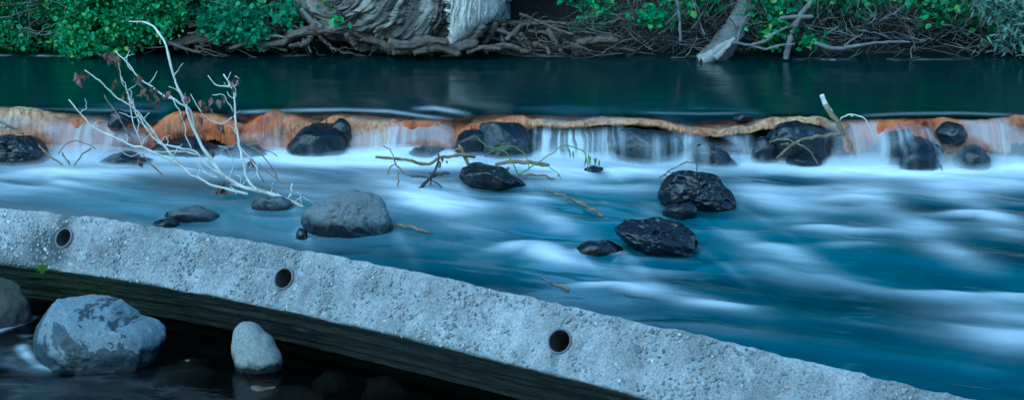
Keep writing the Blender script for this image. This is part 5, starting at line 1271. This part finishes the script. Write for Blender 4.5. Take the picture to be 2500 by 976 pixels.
drift('resting_twig', 'thin pale twig resting on the tallest pitted rock', [(Z3([(720, 848), (760, 818), (830, 782), (880, 768), (900, 785), (902, 815)]), 4, 5, E5 - .03, E5 + .02), (Z3([(760, 818), (785, 822)]), 3, 2, E5, E5), (Z3([(745, 830), (760, 845)]), 3, 2, E5, E5)], 'stick')
B5 = 6.95
rb, rbf, _ = drift('broken_branch', 'broken yellowish branch standing up at the right end of the weir', [(Z4([(430, 720), (398, 640), (365, 590), (335, 545), (305, 505), (295, 485)]), 13, 14, B5, B5 + .05), (Z4([(395, 635), (330, 645), (240, 655), (160, 680), (110, 720), (72, 754)]), 10, 7, B5, B5 - .15), (Z4([(35, 676), (80, 662), (130, 668), (155, 682)]), 5, 6, B5 - .1, B5 - .1), (Z4([(90, 690), (130, 684)]), 5, 5, B5 - .1, B5 - .1), (Z4([(170, 685), (220, 715), (268, 785)]), 6, 4, B5 - .1, B5 - .12)], 'stick', cat='branch')
vv, ff = tube([PY(2030, 277, B5 + .04) , PY(2016, 256, B5 + .045), PY(2006, 232, B5 + .05)], .0124, .0122, 14, 9, .2, 4, .0, True)
link('stripped_tip', mesh('stripped_tip', vv - rbf, ff), M['pale'], rb)
drift('arching_twig', 'thin white twig arching beside the broken branch', [(Z4([(372, 575), (385, 555), (440, 545), (490, 570), (520, 620), (532, 650)]), 4, 4, B5 + .02, B5), (Z4([(420, 548), (435, 556)]), 3, 2, B5, B5)], 'pale', cat='twig')
drift('left_stick', 'yellowish stick over the pitted rock at the left edge', [(Z1([(-30, 565), (0, 578), (50, 605), (110, 635)]), 8, 6, 7.0, 6.98), (Z1([(-20, 608), (35, 605)]), 5, 5, 7.0, 7.0)], 'stick')
drift('left_twig', 'short brown twigs leaning right of the pitted rock at the left edge', [(Z1([(185, 692), (230, 735), (292, 782)]), 5, 5, 6.95, 6.9), (Z1([(296, 728), (330, 785)]), 5, 5, 6.95, 6.9)], 'stick')
drift('foam_twig', 'pale arched twig rising out of the foam at left', [(Z1([(355, 790), (390, 740), (435, 710)]), 5, 4, 6.92, 7.0), (Z1([(278, 735), (310, 692), (350, 672), (420, 686), (450, 705)]), 3, 3, 7.0, 7.0)], 'grey')
drift('foot_twig', 'tiny dark twig at the foot of the round black rock', [(Z4([(862, 812), (850, 782), (838, 780)]), 3.5, 2.5, 6.85, 6.85)], 'darkt')

# ------------------------------------------------------------------ spray hanging over the foot of the falls
def build_spray():
    m = bpy.data.materials.new('spray'); m.use_nodes = True; nt = m.node_tree; nt.nodes.clear()
    out = nt.nodes.new('ShaderNodeOutputMaterial'); v = nt.nodes.new('ShaderNodeVolumePrincipled')
    v.inputs['Color'].default_value = (0.97, 0.98, 0.99, 1); v.inputs['Density'].default_value = 7.0; v.inputs['Anisotropy'].default_value = 0.0
    nt.links.new(v.outputs[0], out.inputs['Volume'])
    xs = np.arange(-4.3, 4.3, 0.03); na = 20; t = np.linspace(0, 1, na)
    h = 0.044 + 0.022 * n1(xs * 1.6, 141) + 0.012 * n1(xs * 6, 142)
    px = pxof(xs, Yb(xs), xs * 0)[0]
    h *= np.interp(px, [-300, 0, 140, 240, 380, 480, 600, 750, 950, 1060, 1150, 1350, 1550, 1700, 1850, 1980, 2100, 2250, 2420, 2600], [.8, .6, 1.0, 1.2, .9, .7, 1.1, .8, 1, 1.2, .9, .9, .6, 1.1, .8, .5, .9, 1.1, 1.2, 1])
    yb = Yb(xs) - 0.30; yf = Yb(xs) + 0.09
    Y = yb[:, None] + (yf - yb)[:, None] * t[None]
    Z = np.clip(h, .02, .2)[:, None] * (np.sin(np.pi * t ** 1.9) ** 1.3)[None] + 0.012
    top = np.stack([np.broadcast_to(xs[:, None], Y.shape), Y, Z], -1); bot = top.copy(); bot[..., 2] = -0.03
    n = len(xs); V = np.concatenate([top, bot[:, ::-1]], 1)
    f = grid_faces(n, 2 * na, True)
    caps = [[k, k + 1, 2 * na - 2 - k, 2 * na - 1 - k] for k in range(na - 1)]
    f = np.vstack([f, np.array(caps), np.array(caps)[:, ::-1] + (n - 1) * 2 * na])
    o = link('spray', mesh('spray', V.reshape(-1, 3), f), m); tag(o, 'white spray hanging low over the foot of the weir falls', 'spray', kind='stuff')
build_spray()
